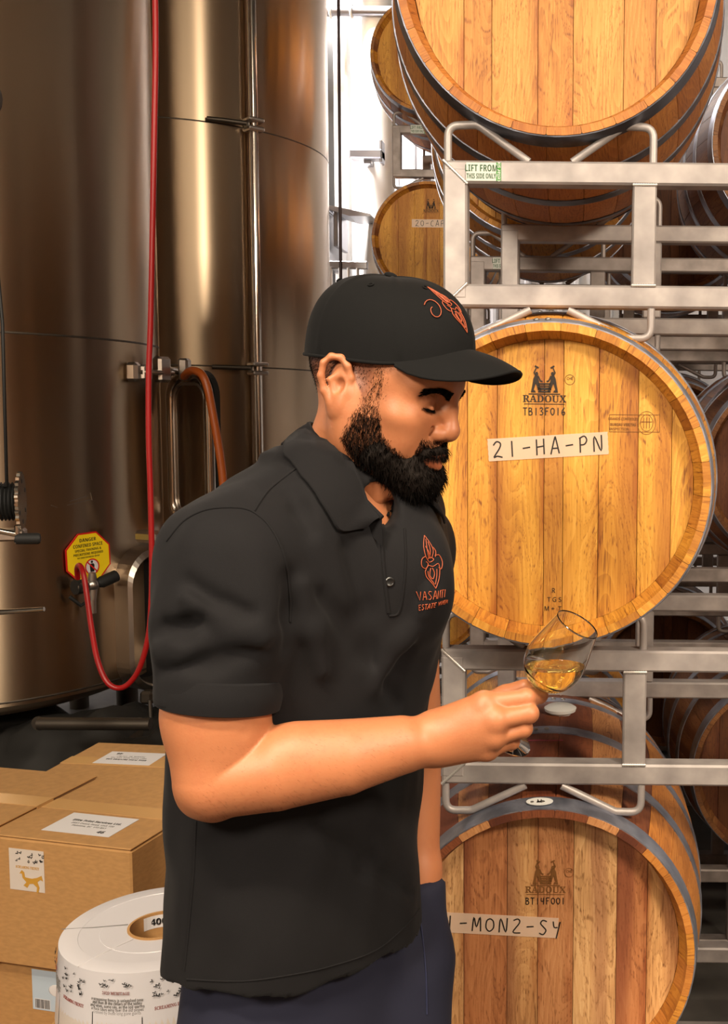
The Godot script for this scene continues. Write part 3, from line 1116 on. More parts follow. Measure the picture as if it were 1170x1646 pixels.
func arm_and_hand(f: Field) -> void:
	var sh := pt(348, 1040, 1.185)
	var el := pt(345, 1252, 1.168)
	f.bone(sh, pt(346, 1150, 1.18), 0.054, 0.055, 0.01)
	f.bone(pt(346, 1150, 1.18), el, 0.055, 0.0455, 0.02)
	f.bone(pt(378, 1135, 1.165), pt(385, 1195, 1.165), 0.026, 0.022, 0.03)
	f.bone(el, pt(445, 1237, 1.175), 0.0445, 0.046, 0.0015)
	f.bone(pt(322, 1282, 1.172), pt(345, 1290, 1.172), 0.018, 0.016, 0.02)
	f.bone(pt(445, 1237, 1.175), pt(555, 1224, 1.195), 0.046, 0.0385, 0.0015)
	f.bone(pt(555, 1224, 1.195), pt(650, 1202, 1.225), 0.0385, 0.0295, 0.0015)
	f.bone(pt(650, 1202, 1.225), pt(706, 1188, 1.243), 0.0295, 0.0265, 0.0015)
	f.bone(pt(480, 1205, 1.18), pt(640, 1186, 1.22), 0.026, 0.02, 0.03)
	f.bone(pt(415, 1150, 1.125), pt(398, 1182, 1.128), 0.003, 0.003, 0.012, true)
	# back of the hand
	var wr := pt(712, 1186, 1.245)
	var mcp := [pt(778, 1132, 1.232), pt(797, 1157, 1.222), pt(795, 1184, 1.226), pt(783, 1205, 1.236)]
	var pip := [pt(846, 1122, 1.240), pt(850, 1147, 1.232), pt(841, 1171, 1.236), pt(822, 1192, 1.246)]
	var dip := [pt(867, 1117, 1.262), pt(850, 1143, 1.262), pt(838, 1166, 1.263), pt(818, 1186, 1.266)]
	var tip := [pt(850, 1111, 1.284), pt(826, 1140, 1.274), pt(815, 1162, 1.274), pt(800, 1180, 1.276)]
	var rr := [[0.0155, 0.0118, 0.0105, 0.0088], [0.0150, 0.0118, 0.0102, 0.0088], [0.0142, 0.0110, 0.0096, 0.0084], [0.0130, 0.0098, 0.0086, 0.0076]]
	f.bone(pt(700, 1168, 1.243), mcp[0], 0.020, 0.0155, 0.016)
	f.bone(pt(706, 1182, 1.238), mcp[1], 0.022, 0.0150, 0.016)
	f.bone(pt(706, 1194, 1.240), mcp[2], 0.021, 0.0142, 0.016)
	f.bone(pt(702, 1203, 1.245), mcp[3], 0.019, 0.0130, 0.016)
	f.bone(pt(715, 1185, 1.262), pt(775, 1165, 1.262), 0.022, 0.020, 0.02)                        # palm and the ball of the thumb
	for k in 4:
		f.bone(mcp[k], pip[k], rr[k][0] - 0.0022, rr[k][1] - 0.0008, 0.0022)
		f.egg(pip[k], Vector3.ONE * rr[k][1], 0.003)
		f.egg(mcp[k], Vector3.ONE * (rr[k][0] - 0.0002), 0.006)
		f.bone(pip[k], dip[k], rr[k][1], rr[k][2], 0.003)
		f.bone(dip[k], tip[k], rr[k][2], rr[k][3], 0.003)
	var th := [pt(728, 1162, 1.268), pt(772, 1137, 1.282), pt(812, 1117, 1.284), pt(843, 1103, 1.276)]
	f.bone(th[0], th[1], 0.019, 0.0150, 0.016)
	f.bone(th[1], th[2], 0.0145, 0.0120, 0.006)
	f.bone(th[2], th[3], 0.0120, 0.0090, 0.005)


func trunk_sections(grow: float) -> Array:
	var out := []
	# pixel row, centre column, depth, half width, half depth
	for s in [[1640, 480, 1.375, 0.184, 0.130], [1560, 480, 1.37, 0.184, 0.131], [1440, 480, 1.365, 0.179, 0.131], [1300, 481, 1.36, 0.175, 0.130], [1150, 490, 1.36, 0.182, 0.133], [1020, 502, 1.36, 0.198, 0.138], [930, 506, 1.36, 0.206, 0.136], [860, 512, 1.36, 0.192, 0.124], [800, 524, 1.365, 0.160, 0.106], [765, 532, 1.37, 0.120, 0.090], [740, 538, 1.372, 0.082, 0.074]]:
		var p := pt(s[1], s[0], s[2])
		out.append([p.y, p.x, p.z, s[3] + grow, s[4] + grow, FACING])
	return out


func shirt_field() -> Field:
	var f := Field.new(Vector3(-0.68, 0.85, -1.72), Vector3(-0.08, 1.63, -1.05), 0.0048)
	# sleeve first, cut straight at its hem; then the trunk joins it
	var s0 := pt(378, 912, 1.215)
	var s1 := pt(365, 1005, 1.19)
	var s2 := pt(351, 1145, 1.178)
	f.bone(s0, s1, 0.077, 0.0745, 0.02)
	f.bone(s1, s2, 0.0745, 0.0650, 0.02)
	f.plane(pt(348, 1122, 1.178), Vector3(-0.10, -1, 0.02).normalized(), 0.003)
	var g := Field.new(Vector3(-0.68, 0.85, -1.72), Vector3(-0.08, 1.63, -1.05), 0.0048)
	g.bone(pt(632, 890, 1.53), pt(640, 1050, 1.54), 0.070, 0.060, 0.02)
	g.plane(pt(645, 1090, 1.545), Vector3(0, -1, 0), 0.003)
	for i in f.f.size(): f.f[i] = minf(f.f[i], g.f[i])
	f.trunk(trunk_sections(0.0), 0.012)
	f.bone(pt(535, 775, 1.37), s0, 0.066, 0.075, 0.05)
	f.bone(pt(550, 785, 1.38), pt(642, 880, 1.53), 0.064, 0.07, 0.05)
	f.egg(pt(640, 930, 1.33), Vector3(0.07, 0.08, 0.05), 0.06)
	var hem := []
	for q in [[390, 1603, 1.225], [603, 1556, 1.27], [664, 1508, 1.32]]:
		var p := f.hit(EYE, (pt(q[0], q[1], 1.0) - EYE).normalized(), 0.9, 1.9)
		hem.append(p if p.is_finite() else pt(q[0], q[1], q[2]))
	var hem_n: Vector3 = (hem[1] - hem[0]).cross(hem[2] - hem[0]).normalized()
	if hem_n.y > 0.0: hem_n = -hem_n
	var tail := []                                       # the back hangs lower than the front
	for q in [[302, 1598, 1.27], [390, 1603, 1.225]]:
		var p := f.hit(EYE, (pt(q[0], q[1], 1.0) - EYE).normalized(), 0.9, 1.9)
		tail.append(p if p.is_finite() else pt(q[0], q[1], q[2]))
	var tail_n: Vector3 = (tail[1] - tail[0]).cross(Vector3(0.35, 0, -1)).normalized()
	if tail_n.y > 0.0: tail_n = -tail_n
	var at := 0
	for z in f.nz:
		for y in f.ny:
			var p := f.lo + Vector3(0, y, z) * f.h
			if p.y > 1.15:
				at += f.nx
				continue
			for x in f.nx:
				f.f[at] = maxf(f.f[at], minf((p - hem[0]).dot(hem_n), (p - tail[0]).dot(tail_n)))
				at += 1
				p.x += f.h
	# opening for the neck
	f.bone(pt(545, 790, 1.38), pt(572, 690, 1.36), 0.060, 0.064, 0.01, true)
	f.bone(pt(592, 806, 1.325), pt(625, 822, 1.28), 0.035, 0.016, 0.01, true)
	# folds
	for q in [[252, 1022, 400, 988, 0.004], [262, 1075, 420, 1040, 0.003], [300, 940, 430, 1010, 0.003], [466, 930, 462, 1040, 0.006], [520, 960, 640, 1130, 0.003], [500, 1330, 660, 1440, 0.004], [470, 790, 500, 850, 0.003], [560, 880, 600, 1080, 0.0025], [640, 1080, 690, 900, 0.0025], [270, 1010, 330, 1030, 0.004]]:
		var a := f.hit(EYE, (pt(q[0], q[1], 1.0) - EYE).normalized(), 0.9, 1.8)
		var b := f.hit(EYE, (pt(q[2], q[3], 1.0) - EYE).normalized(), 0.9, 1.8)
		if a.is_finite() and b.is_finite():
			var m := f.onto((a + b) * 0.5)
			if m.distance_to((a + b) * 0.5) > 0.05 or a.distance_to(b) > 0.3: continue
			f.bone(a, m, q[4] * 0.4, q[4], 0.022, true)
			f.bone(m, b, q[4], q[4] * 0.3, 0.022, true)
	for q in [[258, 1045, 410, 1012, 0.004], [300, 960, 420, 1030, 0.003], [490, 940, 520, 1080, 0.004], [560, 1340, 680, 1430, 0.005], [600, 1100, 690, 960, 0.003]]:
		var a := f.hit(EYE, (pt(q[0], q[1], 1.0) - EYE).normalized(), 0.9, 1.8)
		var b := f.hit(EYE, (pt(q[2], q[3], 1.0) - EYE).normalized(), 0.9, 1.8)
		if a.is_finite() and b.is_finite():
			var m := f.onto((a + b) * 0.5, -0.002)
			if m.distance_to((a + b) * 0.5) > 0.05 or a.distance_to(b) > 0.3: continue
			f.bone(a, m, q[4] * 0.4, q[4], 0.026)
			f.bone(m, b, q[4], q[4] * 0.3, 0.026)
	var wav := noise(7.0, FastNoiseLite.TYPE_SIMPLEX_SMOOTH, 2, 3)
	f.bend(func(p: Vector3) -> float: return wav.get_noise_3d(p.x * 1.2, p.y * 0.6, p.z * 1.2) * 0.008, 0.03)
	return f


func on_shirt(px: float, py: float, off := 0.001) -> Vector3:
	var p := shirt.hit(EYE, (pt(px, py, 1.0) - EYE).normalized(), 0.9, 1.9)
	return shirt.onto(p, off) if p.is_finite() else Vector3.INF


func shirt_line(points: Array, r: float) -> MB:
	var p := []
	var flat := []
	for q in points: flat.append(Vector2(q[0], q[1]))
	var fine := []
	for i in flat.size() - 1:
		for k in 6: fine.append(flat[i].cubic_interpolate(flat[i + 1], flat[maxi(i - 1, 0)], flat[mini(i + 2, flat.size() - 1)], k / 6.0))
	fine.append(flat[-1])
	for q in fine:
		var w := on_shirt(q.x, q.y, r * 0.3)
		if w.is_finite(): p.append(w)
	return MB.new().tube(p, r, 6)


# thread worked into cloth: lines given in metres about `at`, laid on the shirt
func stitched(lines: Array, at: Vector3, ax: Vector3, ay: Vector3, w: float) -> MB:
	var mb := MB.new()
	for line in lines:
		var p := []
		for i in line.size():
			var q: Vector2 = line[i]
			p.append(shirt.onto(at + ax * q.x + ay * q.y, 0.0006))
		if p.size() > 1: mb.tube(p, w * 0.5, 5)
	return mb


func flame_emblem(s: float) -> Array:
	# a pointed leaf-like flame over a curled face, drawn in lines
	var L := []
	var add := func(a: Array) -> void:
		var pts := []
		for i in range(0, a.size(), 2): pts.append(Vector2(a[i], a[i + 1]) * s)
		var fine := []
		for i in pts.size() - 1:
			for k in 3: fine.append(pts[i].cubic_interpolate(pts[i + 1], pts[maxi(i - 1, 0)], pts[mini(i + 2, pts.size() - 1)], k / 3.0))
		fine.append(pts[-1])
		L.append(fine)
	add.call([-0.1, 1.0, -0.22, 0.6, -0.2, 0.25, -0.1, 0.1])
	add.call([-0.1, 1.0, 0.05, 0.7, 0.14, 0.45, 0.1, 0.2])
	add.call([-0.08, 0.85, -0.1, 0.5, -0.05, 0.2])
	add.call([-0.02, 0.75, 0.02, 0.45, 0.0, 0.2])
	add.call([0.14, 0.55, 0.24, 0.4, 0.22, 0.2])
	add.call([-0.15, 0.6, -0.02, 0.35, 0.04, 0.15])
	add.call([-0.2, 0.25, -0.36, 0.15, -0.38, -0.1, -0.22, -0.2, -0.1, -0.05, -0.2, 0.05])
	add.call([0.2, 0.25, 0.38, 0.25, 0.5, 0.0, 0.42, -0.25, 0.3, -0.2])
	add.call([-0.25, -0.3, -0.1, -0.1, 0.1, -0.15, 0.3, -0.05, 0.35, -0.25])
	add.call([-0.25, -0.3, -0.2, -0.5, -0.05, -0.7, 0.12, -0.95])
	add.call([0.35, -0.25, 0.3, -0.6, 0.12, -0.95])
	add.call([0.0, -0.2, -0.06, -0.45, 0.04, -0.6, 0.12, -0.4, 0.06, -0.2])
	add.call([-0.12, -0.3, -0.1, -0.5, 0.08, -0.8])
	add.call([0.22, -0.25, 0.2, -0.5, 0.12, -0.8])
	add.call([-0.12, 0.12, 0.0, 0.02, 0.16, 0.1, 0.05, 0.2, -0.08, 0.15])
	return L


func man() -> void:
	var t := thing("person", "bearded man in black cap and polo shirt looking down at the glass he holds", "person", STAND)
	body()
	var sk := hang("body", skin_mb, M.skin, t)
	sk.set_meta("label", "bare skin of the head, arms and hand")
	# ---- shirt
	shirt = shirt_field()
	var mb := MB.new()
	shirt.nets(mb)
	var polo := hang("polo_shirt", mb, M.polo, t)
	var armax := (pt(365, 1005, 1.19) - pt(351, 1145, 1.178)).normalized()
	var cx := armax.cross(Vector3.BACK).normalized()
	var cuff := Transform3D(Basis(cx, armax, cx.cross(armax)), pt(352, 1133, 1.178))
	var rib := []
	for k in 15: rib.append(Vector2(0.0672 + 0.0022 * sin(PI * k / 14.0), -0.002 + 0.034 * k / 14.0))
	hang("sleeve_cuff", MB.new().lathe([Vector2(0.060, 0.002), Vector2(0.0645, -0.003)] + rib + [Vector2(0.064, 0.034)], 48, cuff), M.polo_rib, polo, false)
	hang("seam", shirt_line([[268, 870], [295, 838], [330, 820], [370, 816], [405, 822], [436, 850], [458, 900], [466, 960], [466, 1000]], 0.0014), M.polo_rib, polo, false)
	hang("seam", shirt_line([[408, 822], [430, 790], [460, 765], [478, 752]], 0.0014), M.polo_rib, polo, false)
	hang("seam", shirt_line([[300, 1574], [390, 1577], [479, 1565], [539, 1551], [603, 1528], [650, 1490], [682, 1450]], 0.001), M.polo_rib, polo, false)
	hang("seam", shirt_line([[316, 1320], [312, 1400], [305, 1480], [297, 1560]], 0.001), M.polo_rib, polo, false)
	# placket and buttons
	hang("placket_edge", shirt_line([[616, 838], [614, 880], [618, 930], [624, 985]], 0.0022), M.polo_rib, polo, false)
	hang("placket_edge", shirt_line([[650, 850], [652, 900], [648, 950], [640, 985], [625, 990]], 0.0015), M.polo_rib, polo, false)
	for q in [[626, 935], [631, 818]]:
		var p := on_shirt(q[0], q[1], 0.0012)
		if p.is_finite():
			var nn := shirt.slope(p)
			var bx := nn.cross(Vector3.UP).normalized()
			hang("button", MB.new().lathe([Vector2(0.0, -0.001), Vector2(0.0055, -0.001), Vector2(0.0058, 0.0006), Vector2(0.0046, 0.0014), Vector2(0.0036, 0.0008), Vector2(0.0, 0.0008)], 20, Transform3D(Basis(bx, nn, bx.cross(nn)), p)), M.button, polo, false)
	# embroidered emblem
	var at := on_shirt(690, 905)
	var nn := shirt.slope(at)
	var ax := Vector3.UP.cross(nn).normalized()
	var ay := nn.cross(ax)
	hang("emblem", stitched(flame_emblem(0.034), at, ax, ay, 0.0011), M.copper_thread, polo, false)
	for row in [["VASANTI", 0.0112, -0.0465, 0.0011], ["ESTATE WINERY", 0.0078, -0.0605, 0.0010]]:
		var lines := []
		var s: float = row[1] / 1.35
		var x: float = -0.022
		for ch in row[0]:
			for line in PEN.get(ch, []):
				var pts := []
				for i in range(0, line.size(), 2): pts.append(Vector2(x + line[i] * s * 0.72, row[2] + line[i + 1] * s))
				lines.append(pts)
			x += s * (0.88 if ch != " " else 0.6)
		hang("emblem_lettering", stitched(lines, at, ax, ay, row[3]), M.copper_thread, polo, false)
	collar(polo)
	# ---- jeans and shoes
	var jf := Field.new(Vector3(-0.68, 0.05, -1.72), Vector3(-0.08, 0.99, -1.08), 0.013)
	var hip := pt(495, 1560, 1.37)
	jf.trunk([[0.72, hip.x - 0.012, hip.z, 0.165, 0.112, FACING], [0.86, hip.x - 0.012, hip.z, 0.165, 0.113, FACING], [0.97, hip.x - 0.012, hip.z, 0.15, 0.108, FACING]], 0.02)
	for s in [-1.0, 1.0]:
		var side: Vector3 = Vector3(cos(FACING), 0, -sin(FACING)) * s
		var ahead := Vector3(sin(FACING), 0, cos(FACING))
		var h0: Vector3 = Vector3(hip.x, 0.80, hip.z) + side * 0.085
		jf.bone(h0, Vector3(hip.x, 0.48, hip.z) + side * 0.1 + ahead * 0.01, 0.098, 0.07, 0.03)
		jf.bone(Vector3(hip.x, 0.48, hip.z) + side * 0.1 + ahead * 0.01, Vector3(hip.x, 0.07, hip.z) + side * 0.11 - ahead * 0.02, 0.07, 0.056, 0.03)
	jf.bone(pt(672, 1400, 1.49), pt(662, 1520, 1.47), 0.040, 0.052, 0.03)
	jf.bone(pt(660, 1560, 1.45), pt(655, 1800, 1.43), 0.06, 0.06, 0.04)
	jf.egg(pt(674, 1380, 1.49), Vector3(0.031, 0.03, 0.031), 0.01, Basis.IDENTITY, true)
	jf.plane(Vector3(0, 0.97, 0), Vector3.UP)
	var jm := MB.new()
	jf.nets(jm)
	var jeans := hang("jeans", jm, M.denim, t)
	var side_seam := []
	for q in [[700, 1440], [708, 1500], [714, 1560], [716, 1630]]:
		var p := jf.hit(EYE, (pt(q[0] - 30, q[1], 1.0) - EYE).normalized(), 0.9, 1.9)
		if p.is_finite(): side_seam.append(jf.onto(p, 0.0005))
	if side_seam.size() > 1: hang("seam", MB.new().tube(smooth(side_seam), 0.0012, 6), M.denim_thread, jeans, false)
	for s in [-1.0, 1.0]:
		var side: Vector3 = Vector3(cos(FACING), 0, -sin(FACING)) * s
		var ahead := Vector3(sin(FACING), 0, cos(FACING))
		var sf := Field.new(Vector3(hip.x - 0.35, 0.0, hip.z - 0.35), Vector3(hip.x + 0.35, 0.16, hip.z + 0.35), 0.012)
		var c: Vector3 = Vector3(hip.x, 0.05, hip.z) + side * 0.11
		sf.bone(c - ahead * 0.06, c + ahead * 0.14 - Vector3(0, 0.008, 0), 0.045, 0.042, 0.02)
		sf.bone(c + Vector3(0, 0.03, 0) - ahead * 0.03, c + Vector3(0, 0.02, 0) + ahead * 0.05, 0.05, 0.04, 0.03)
		sf.plane(Vector3(0, 0.012, 0), Vector3.DOWN)
		var sm := MB.new()
		sf.nets(sm)
		hang("shoe", sm, M.black, t)
	cap(t)
	beard(t)


func collar(polo: Node3D) -> void:
	# fold line round the neck and the lower edge lying on the shirt; measured from the right front, round the back, to the left front
	var inner := [pt(614, 832, 1.262), pt(580, 797, 1.276), pt(545, 752, 1.295), pt(513, 706, 1.325), pt(496, 682, 1.375), pt(520, 690, 1.43), pt(570, 720, 1.445), pt(620, 770, 1.415), pt(636, 812, 1.37), pt(634, 832, 1.335)]
	var outer := [pt(600, 842, 1.245), pt(540, 852, 1.232), pt(505, 802, 1.245), pt(470, 752, 1.285), pt(462, 728, 1.385), pt(500, 740, 1.47), pt(580, 770, 1.49), pt(650, 815, 1.45), pt(668, 850, 1.40), pt(645, 850, 1.33)]
	var hi := smooth(inner, 5)
	var lo := smooth(outer, 5)
	var mb := MB.new()
	var n := hi.size()
	var rows := []
	for i in n:
		var low: Vector3 = shirt.onto(lo[i], 0.0045)
		if not low.is_finite(): low = lo[i]
		var top: Vector3 = hi[i]
		var row := []
		for k in 7:
			var t := k / 6.0
			var p := top.lerp(low, t)
			var d := shirt.sample(p) - 0.0045
			if d < 0.0 or k == 6: p = shirt.onto(p, 0.0045)
			p += Vector3.UP * 0.006 * sin(PI * t) * 0.4
			row.append(p)
		rows.append(row)
	var nrm := func(i: int, k: int) -> Vector3:
		var a: Vector3 = rows[mini(i + 1, n - 1)][k] - rows[maxi(i - 1, 0)][k]
		var b: Vector3 = rows[i][mini(k + 1, 6)] - rows[i][maxi(k - 1, 0)]
		return a.cross(b).normalized() * -1.0
	var centre := pt(560, 760, 1.37)
	for side in 2:
		var first := mb.v.size()
		for i in n:
			for k in 7:
				var nn: Vector3 = nrm.call(i, k)
				if nn.dot(rows[i][k] - centre) < 0.0: nn = -nn
				mb.vert(rows[i][k] + nn * (0.0022 if side == 0 else -0.0004), nn if side == 0 else -nn)
		for i in n - 1:
			for k in 6:
				var a := first + i * 7 + k
				if side == 1:
					mb.tri_i(a, a + 1, a + 8); mb.tri_i(a, a + 8, a + 7)
				else:
					mb.tri_i(a, a + 8, a + 1); mb.tri_i(a, a + 7, a + 8)
	hang("collar", mb, M.polo_rib, polo, false)
	var rim := []
	for i in n: rim.append(rows[i][6] + Vector3(0, 0.0008, 0))
	hang("collar_edge", MB.new().tube(rim, 0.0017, 6), M.polo_rib, polo, false)
	var roll := []
	for i in n: roll.append(rows[i][0])
	hang("collar_fold", MB.new().tube(roll, 0.0032, 8), M.polo_rib, polo, false)
	# the stand inside the fold
	var st := MB.new()
	for i in n - 1:
		var q := [rows[i][0], rows[i + 1][0], rows[i + 1][0] + Vector3(0, -0.035, 0), rows[i][0] + Vector3(0, -0.035, 0)]
		st.face(q, rows[i][6])
	hang("collar_stand", st, M.polo_rib, polo, false)


func cap_at(a: float, t: float, lift := 0.0) -> Vector3:
	# a: angle from the front, t: 0 at the band, 1 at the button
	var c := cos(a)
	var s := sin(a)
	var base := Vector3(0.0825 * s, 0, 0.0015 + 0.1075 * c)
	base.y = 0.036 + 0.2 * base.z + 0.029 * pow(maxf(c, 0.0), 3.0)
	var top := Vector3(0, 0.141, -0.026)
	var q := t * PI * 0.5
	var e := 2.0 / 2.45
	var r := pow(cos(q), e)
	var hgt := pow(sin(q), e)
	var axis := top - Vector3(0, 0.0365, 0.0015)
	var ring := Vector3(base.x, base.y - 0.0365, base.z - 0.0015) * r
	ring.y *= 1.0 - hgt * 0.35
	var p := Vector3(0, 0.0365, 0.0015) + ring + axis * hgt
	if lift != 0.0:
		var mid := Vector3(0, 0.05, 0)
		p += (p - mid).normalized() * lift
	return p


func cap(t: Node3D) -> void:
	var mb := MB.new()
	var na := 96
	var nt := 28
	var pos := func(i: int, k: int) -> Vector3:
		var a := TAU * i / na
		var ff := float(k) / nt
		var groove := 0.0
		for s in 6:
			var d := absf(wrapf(a - (TAU * s / 6.0 + 0.0), -PI, PI)) * (1.0 - ff * 0.8)
			groove = maxf(groove, exp(-pow(d / 0.03, 2.0)))
		return cap_at(a, ff, 0.0016 * groove if ff > 0.02 else 0.0)
	var grid := []
	for k in nt + 1:
		var row := []
		for i in na: row.append(pos.call(i, k))
		grid.append(row)
	for k in nt + 1:
		for i in na + 1:
			var p: Vector3 = grid[k][i % na]
			var du: Vector3 = grid[k][(i + 1) % na] - grid[k][(i - 1 + na) % na]
			var dv: Vector3 = grid[mini(k + 1, nt)][i % na] - grid[maxi(k - 1, 0)][i % na]
			var nn := du.cross(dv).normalized()
			if k == nt: nn = Vector3(0, 0.96, -0.28)
			if nn.dot(p - Vector3(0, 0.03, 0)) < 0.0: nn = -nn
			mb.vert(head_xf * p, head_xf.basis * nn)
	for k in nt:
		for i in na:
			var a := k * (na + 1) + i
			mb.tri_i(a, a + 1, a + na + 2)
			mb.tri_i(a, a + na + 2, a + na + 1)
	var crown := hang("cap", mb, M.cap, t)
	# turned-in lower edge
	var edge := []
	for i in na: edge.append(head_xf * (cap_at(TAU * i / na, 0.0) + Vector3(0, -0.0005, 0)))
	hang("cap_edge", MB.new().tube(edge, 0.0022, 6, false, true), M.cap, crown, false)
	hang("cap_button", MB.new().ball(head_xf * Vector3(0, 0.1425, -0.0263), Vector3(0.009, 0.0045, 0.009), 8, 16, head_xf.basis), M.cap, crown, false)
	for q in [[-2.6, 0.62], [-1.55, 0.62], [-0.5, 0.62], [0.5, 0.62]]:
		var c := head_xf * cap_at(q[0], q[1], 0.0008)
		var ring := []
		var nn := (head_xf.basis * (cap_at(q[0], q[1], 0.01) - cap_at(q[0], q[1]))).normalized()
		var ax := nn.cross(Vector3.UP).normalized()
		for k in 12: ring.append(c + (ax * cos(TAU * k / 12) + nn.cross(ax) * sin(TAU * k / 12)) * 0.0032)
		hang("eyelet", MB.new().tube(ring, 0.001, 5, false, true), M.cap, crown, false)
	# brim
	var bm := MB.new()
	var ns := 40
	var nr := 12
	var rows := []
	for i in ns + 1:
		var s := -1.0 + 2.0 * i / ns
		var base := cap_at(s * 1.12, 0.0)
		var ox := s * 0.083
		var out := Vector3(ox, 0.0, 0.173 - 0.096 * pow(absf(s), 3.0))
		var home := pow(absf(s), 10.0)
		var row := []
		for k in nr + 1:
			var r := float(k) / nr
			var p := base.lerp(out, r)
			p.y = lerpf(base.y, 0.0815 - 7.4 * ox * ox, pow(r, 0.85)) + 0.003 * sin(PI * r)
			p = p.lerp(base + Vector3(ox * 0.02, -0.002, 0.004) * r, home)
			row.append(p)
		rows.append(row)
	for side in 2:
		var first := bm.v.size()
		for i in ns + 1:
			for k in nr + 1:
				var du: Vector3 = rows[mini(i + 1, ns)][k] - rows[maxi(i - 1, 0)][k]
				var dv: Vector3 = rows[i][mini(k + 1, nr)] - rows[i][maxi(k - 1, 0)]
				var nn := dv.cross(du).normalized()
				if nn.y < 0.0: nn = -nn
				var thick := 0.0018 if k < nr else 0.0006
				bm.vert(head_xf * (rows[i][k] + nn * (thick if side == 0 else -thick)), head_xf.basis * (nn if side == 0 else -nn))
		for i in ns:
			for k in nr:
				var a := first + i * (nr + 1) + k
				var b := a + nr + 1
				if side == 0:
					bm.tri_i(a, a + 1, b + 1); bm.tri_i(a, b + 1, b)
				else:
					bm.tri_i(a, b + 1, a + 1); bm.tri_i(a, b, b + 1)
	var brim := hang("brim", bm, M.cap, crown, false)
	var lip := []
	for i in ns + 1: lip.append(head_xf * rows[i][nr])
	hang("brim_edge", MB.new().tube(lip, 0.0020, 6), M.cap, crown, false)
	# copper emblem stitched on the front
	var em := MB.new()
	for line in flame_emblem(1.0):
		var p := []
		for q in line:
			p.append(head_xf * cap_at(-0.30 + q.x * 0.30 - 0.13 * q.y, 0.36 + q.y * 0.26, 0.0012))
		if p.size() > 1: em.tube(p, 0.0006, 5)
	var curl := []
	for k in 22:
		var a := 0.5 + k * 0.33
		var r := 0.27 - k * 0.0095
		curl.append(head_xf * cap_at(-0.60 - cos(a) * r * 0.5, 0.34 + sin(a) * r * 0.45, 0.0018))
	em.tube(curl, 0.0006, 5)
	hang("cap_emblem", em, M.copper_thread, crown, false)


func along(x: float, table: Array) -> float:
	for i in table.size() - 1:
		if x <= table[i + 1][0]: return lerpf(table[i][1], table[i + 1][1], clampf((x - table[i][0]) / (table[i + 1][0] - table[i][0]), 0.0, 1.0))
	return table[-1][1]


func beard_zone(p: Vector3) -> float:
	# how thickly hair grows at a place of the head (head axes)
	var ax := absf(p.x)
	var top := along(p.z, [[0.030, 0.055], [0.038, 0.050], [0.043, 0.0], [0.055, -0.038], [0.0786, -0.056], [0.090, -0.062], [0.11, -0.066]])
	var d := smoothstep(top + 0.006, top - 0.010, p.y)
	if p.z > 0.084 and p.y > -0.056 and p.y < -0.030 and ax < 0.038: d = maxf(d, 0.9 * smoothstep(-0.029, -0.037, p.y))      # moustache
	if p.z > 0.088 and absf(p.y + 0.0595) < 0.0060 and ax < 0.022: d = 0.0                          # lips
	var back := along(-p.y, [[-0.05, 0.026], [0.0, 0.021], [0.022, 0.0185], [0.056, 0.011], [0.082, 0.031], [0.097, 0.058], [0.113, 0.082]])
	d *= smoothstep(back - 0.002, back + 0.008, p.z)
	if p.y > -0.008: d *= 0.7
	if p.y < -0.108: d = 0.0
	return d


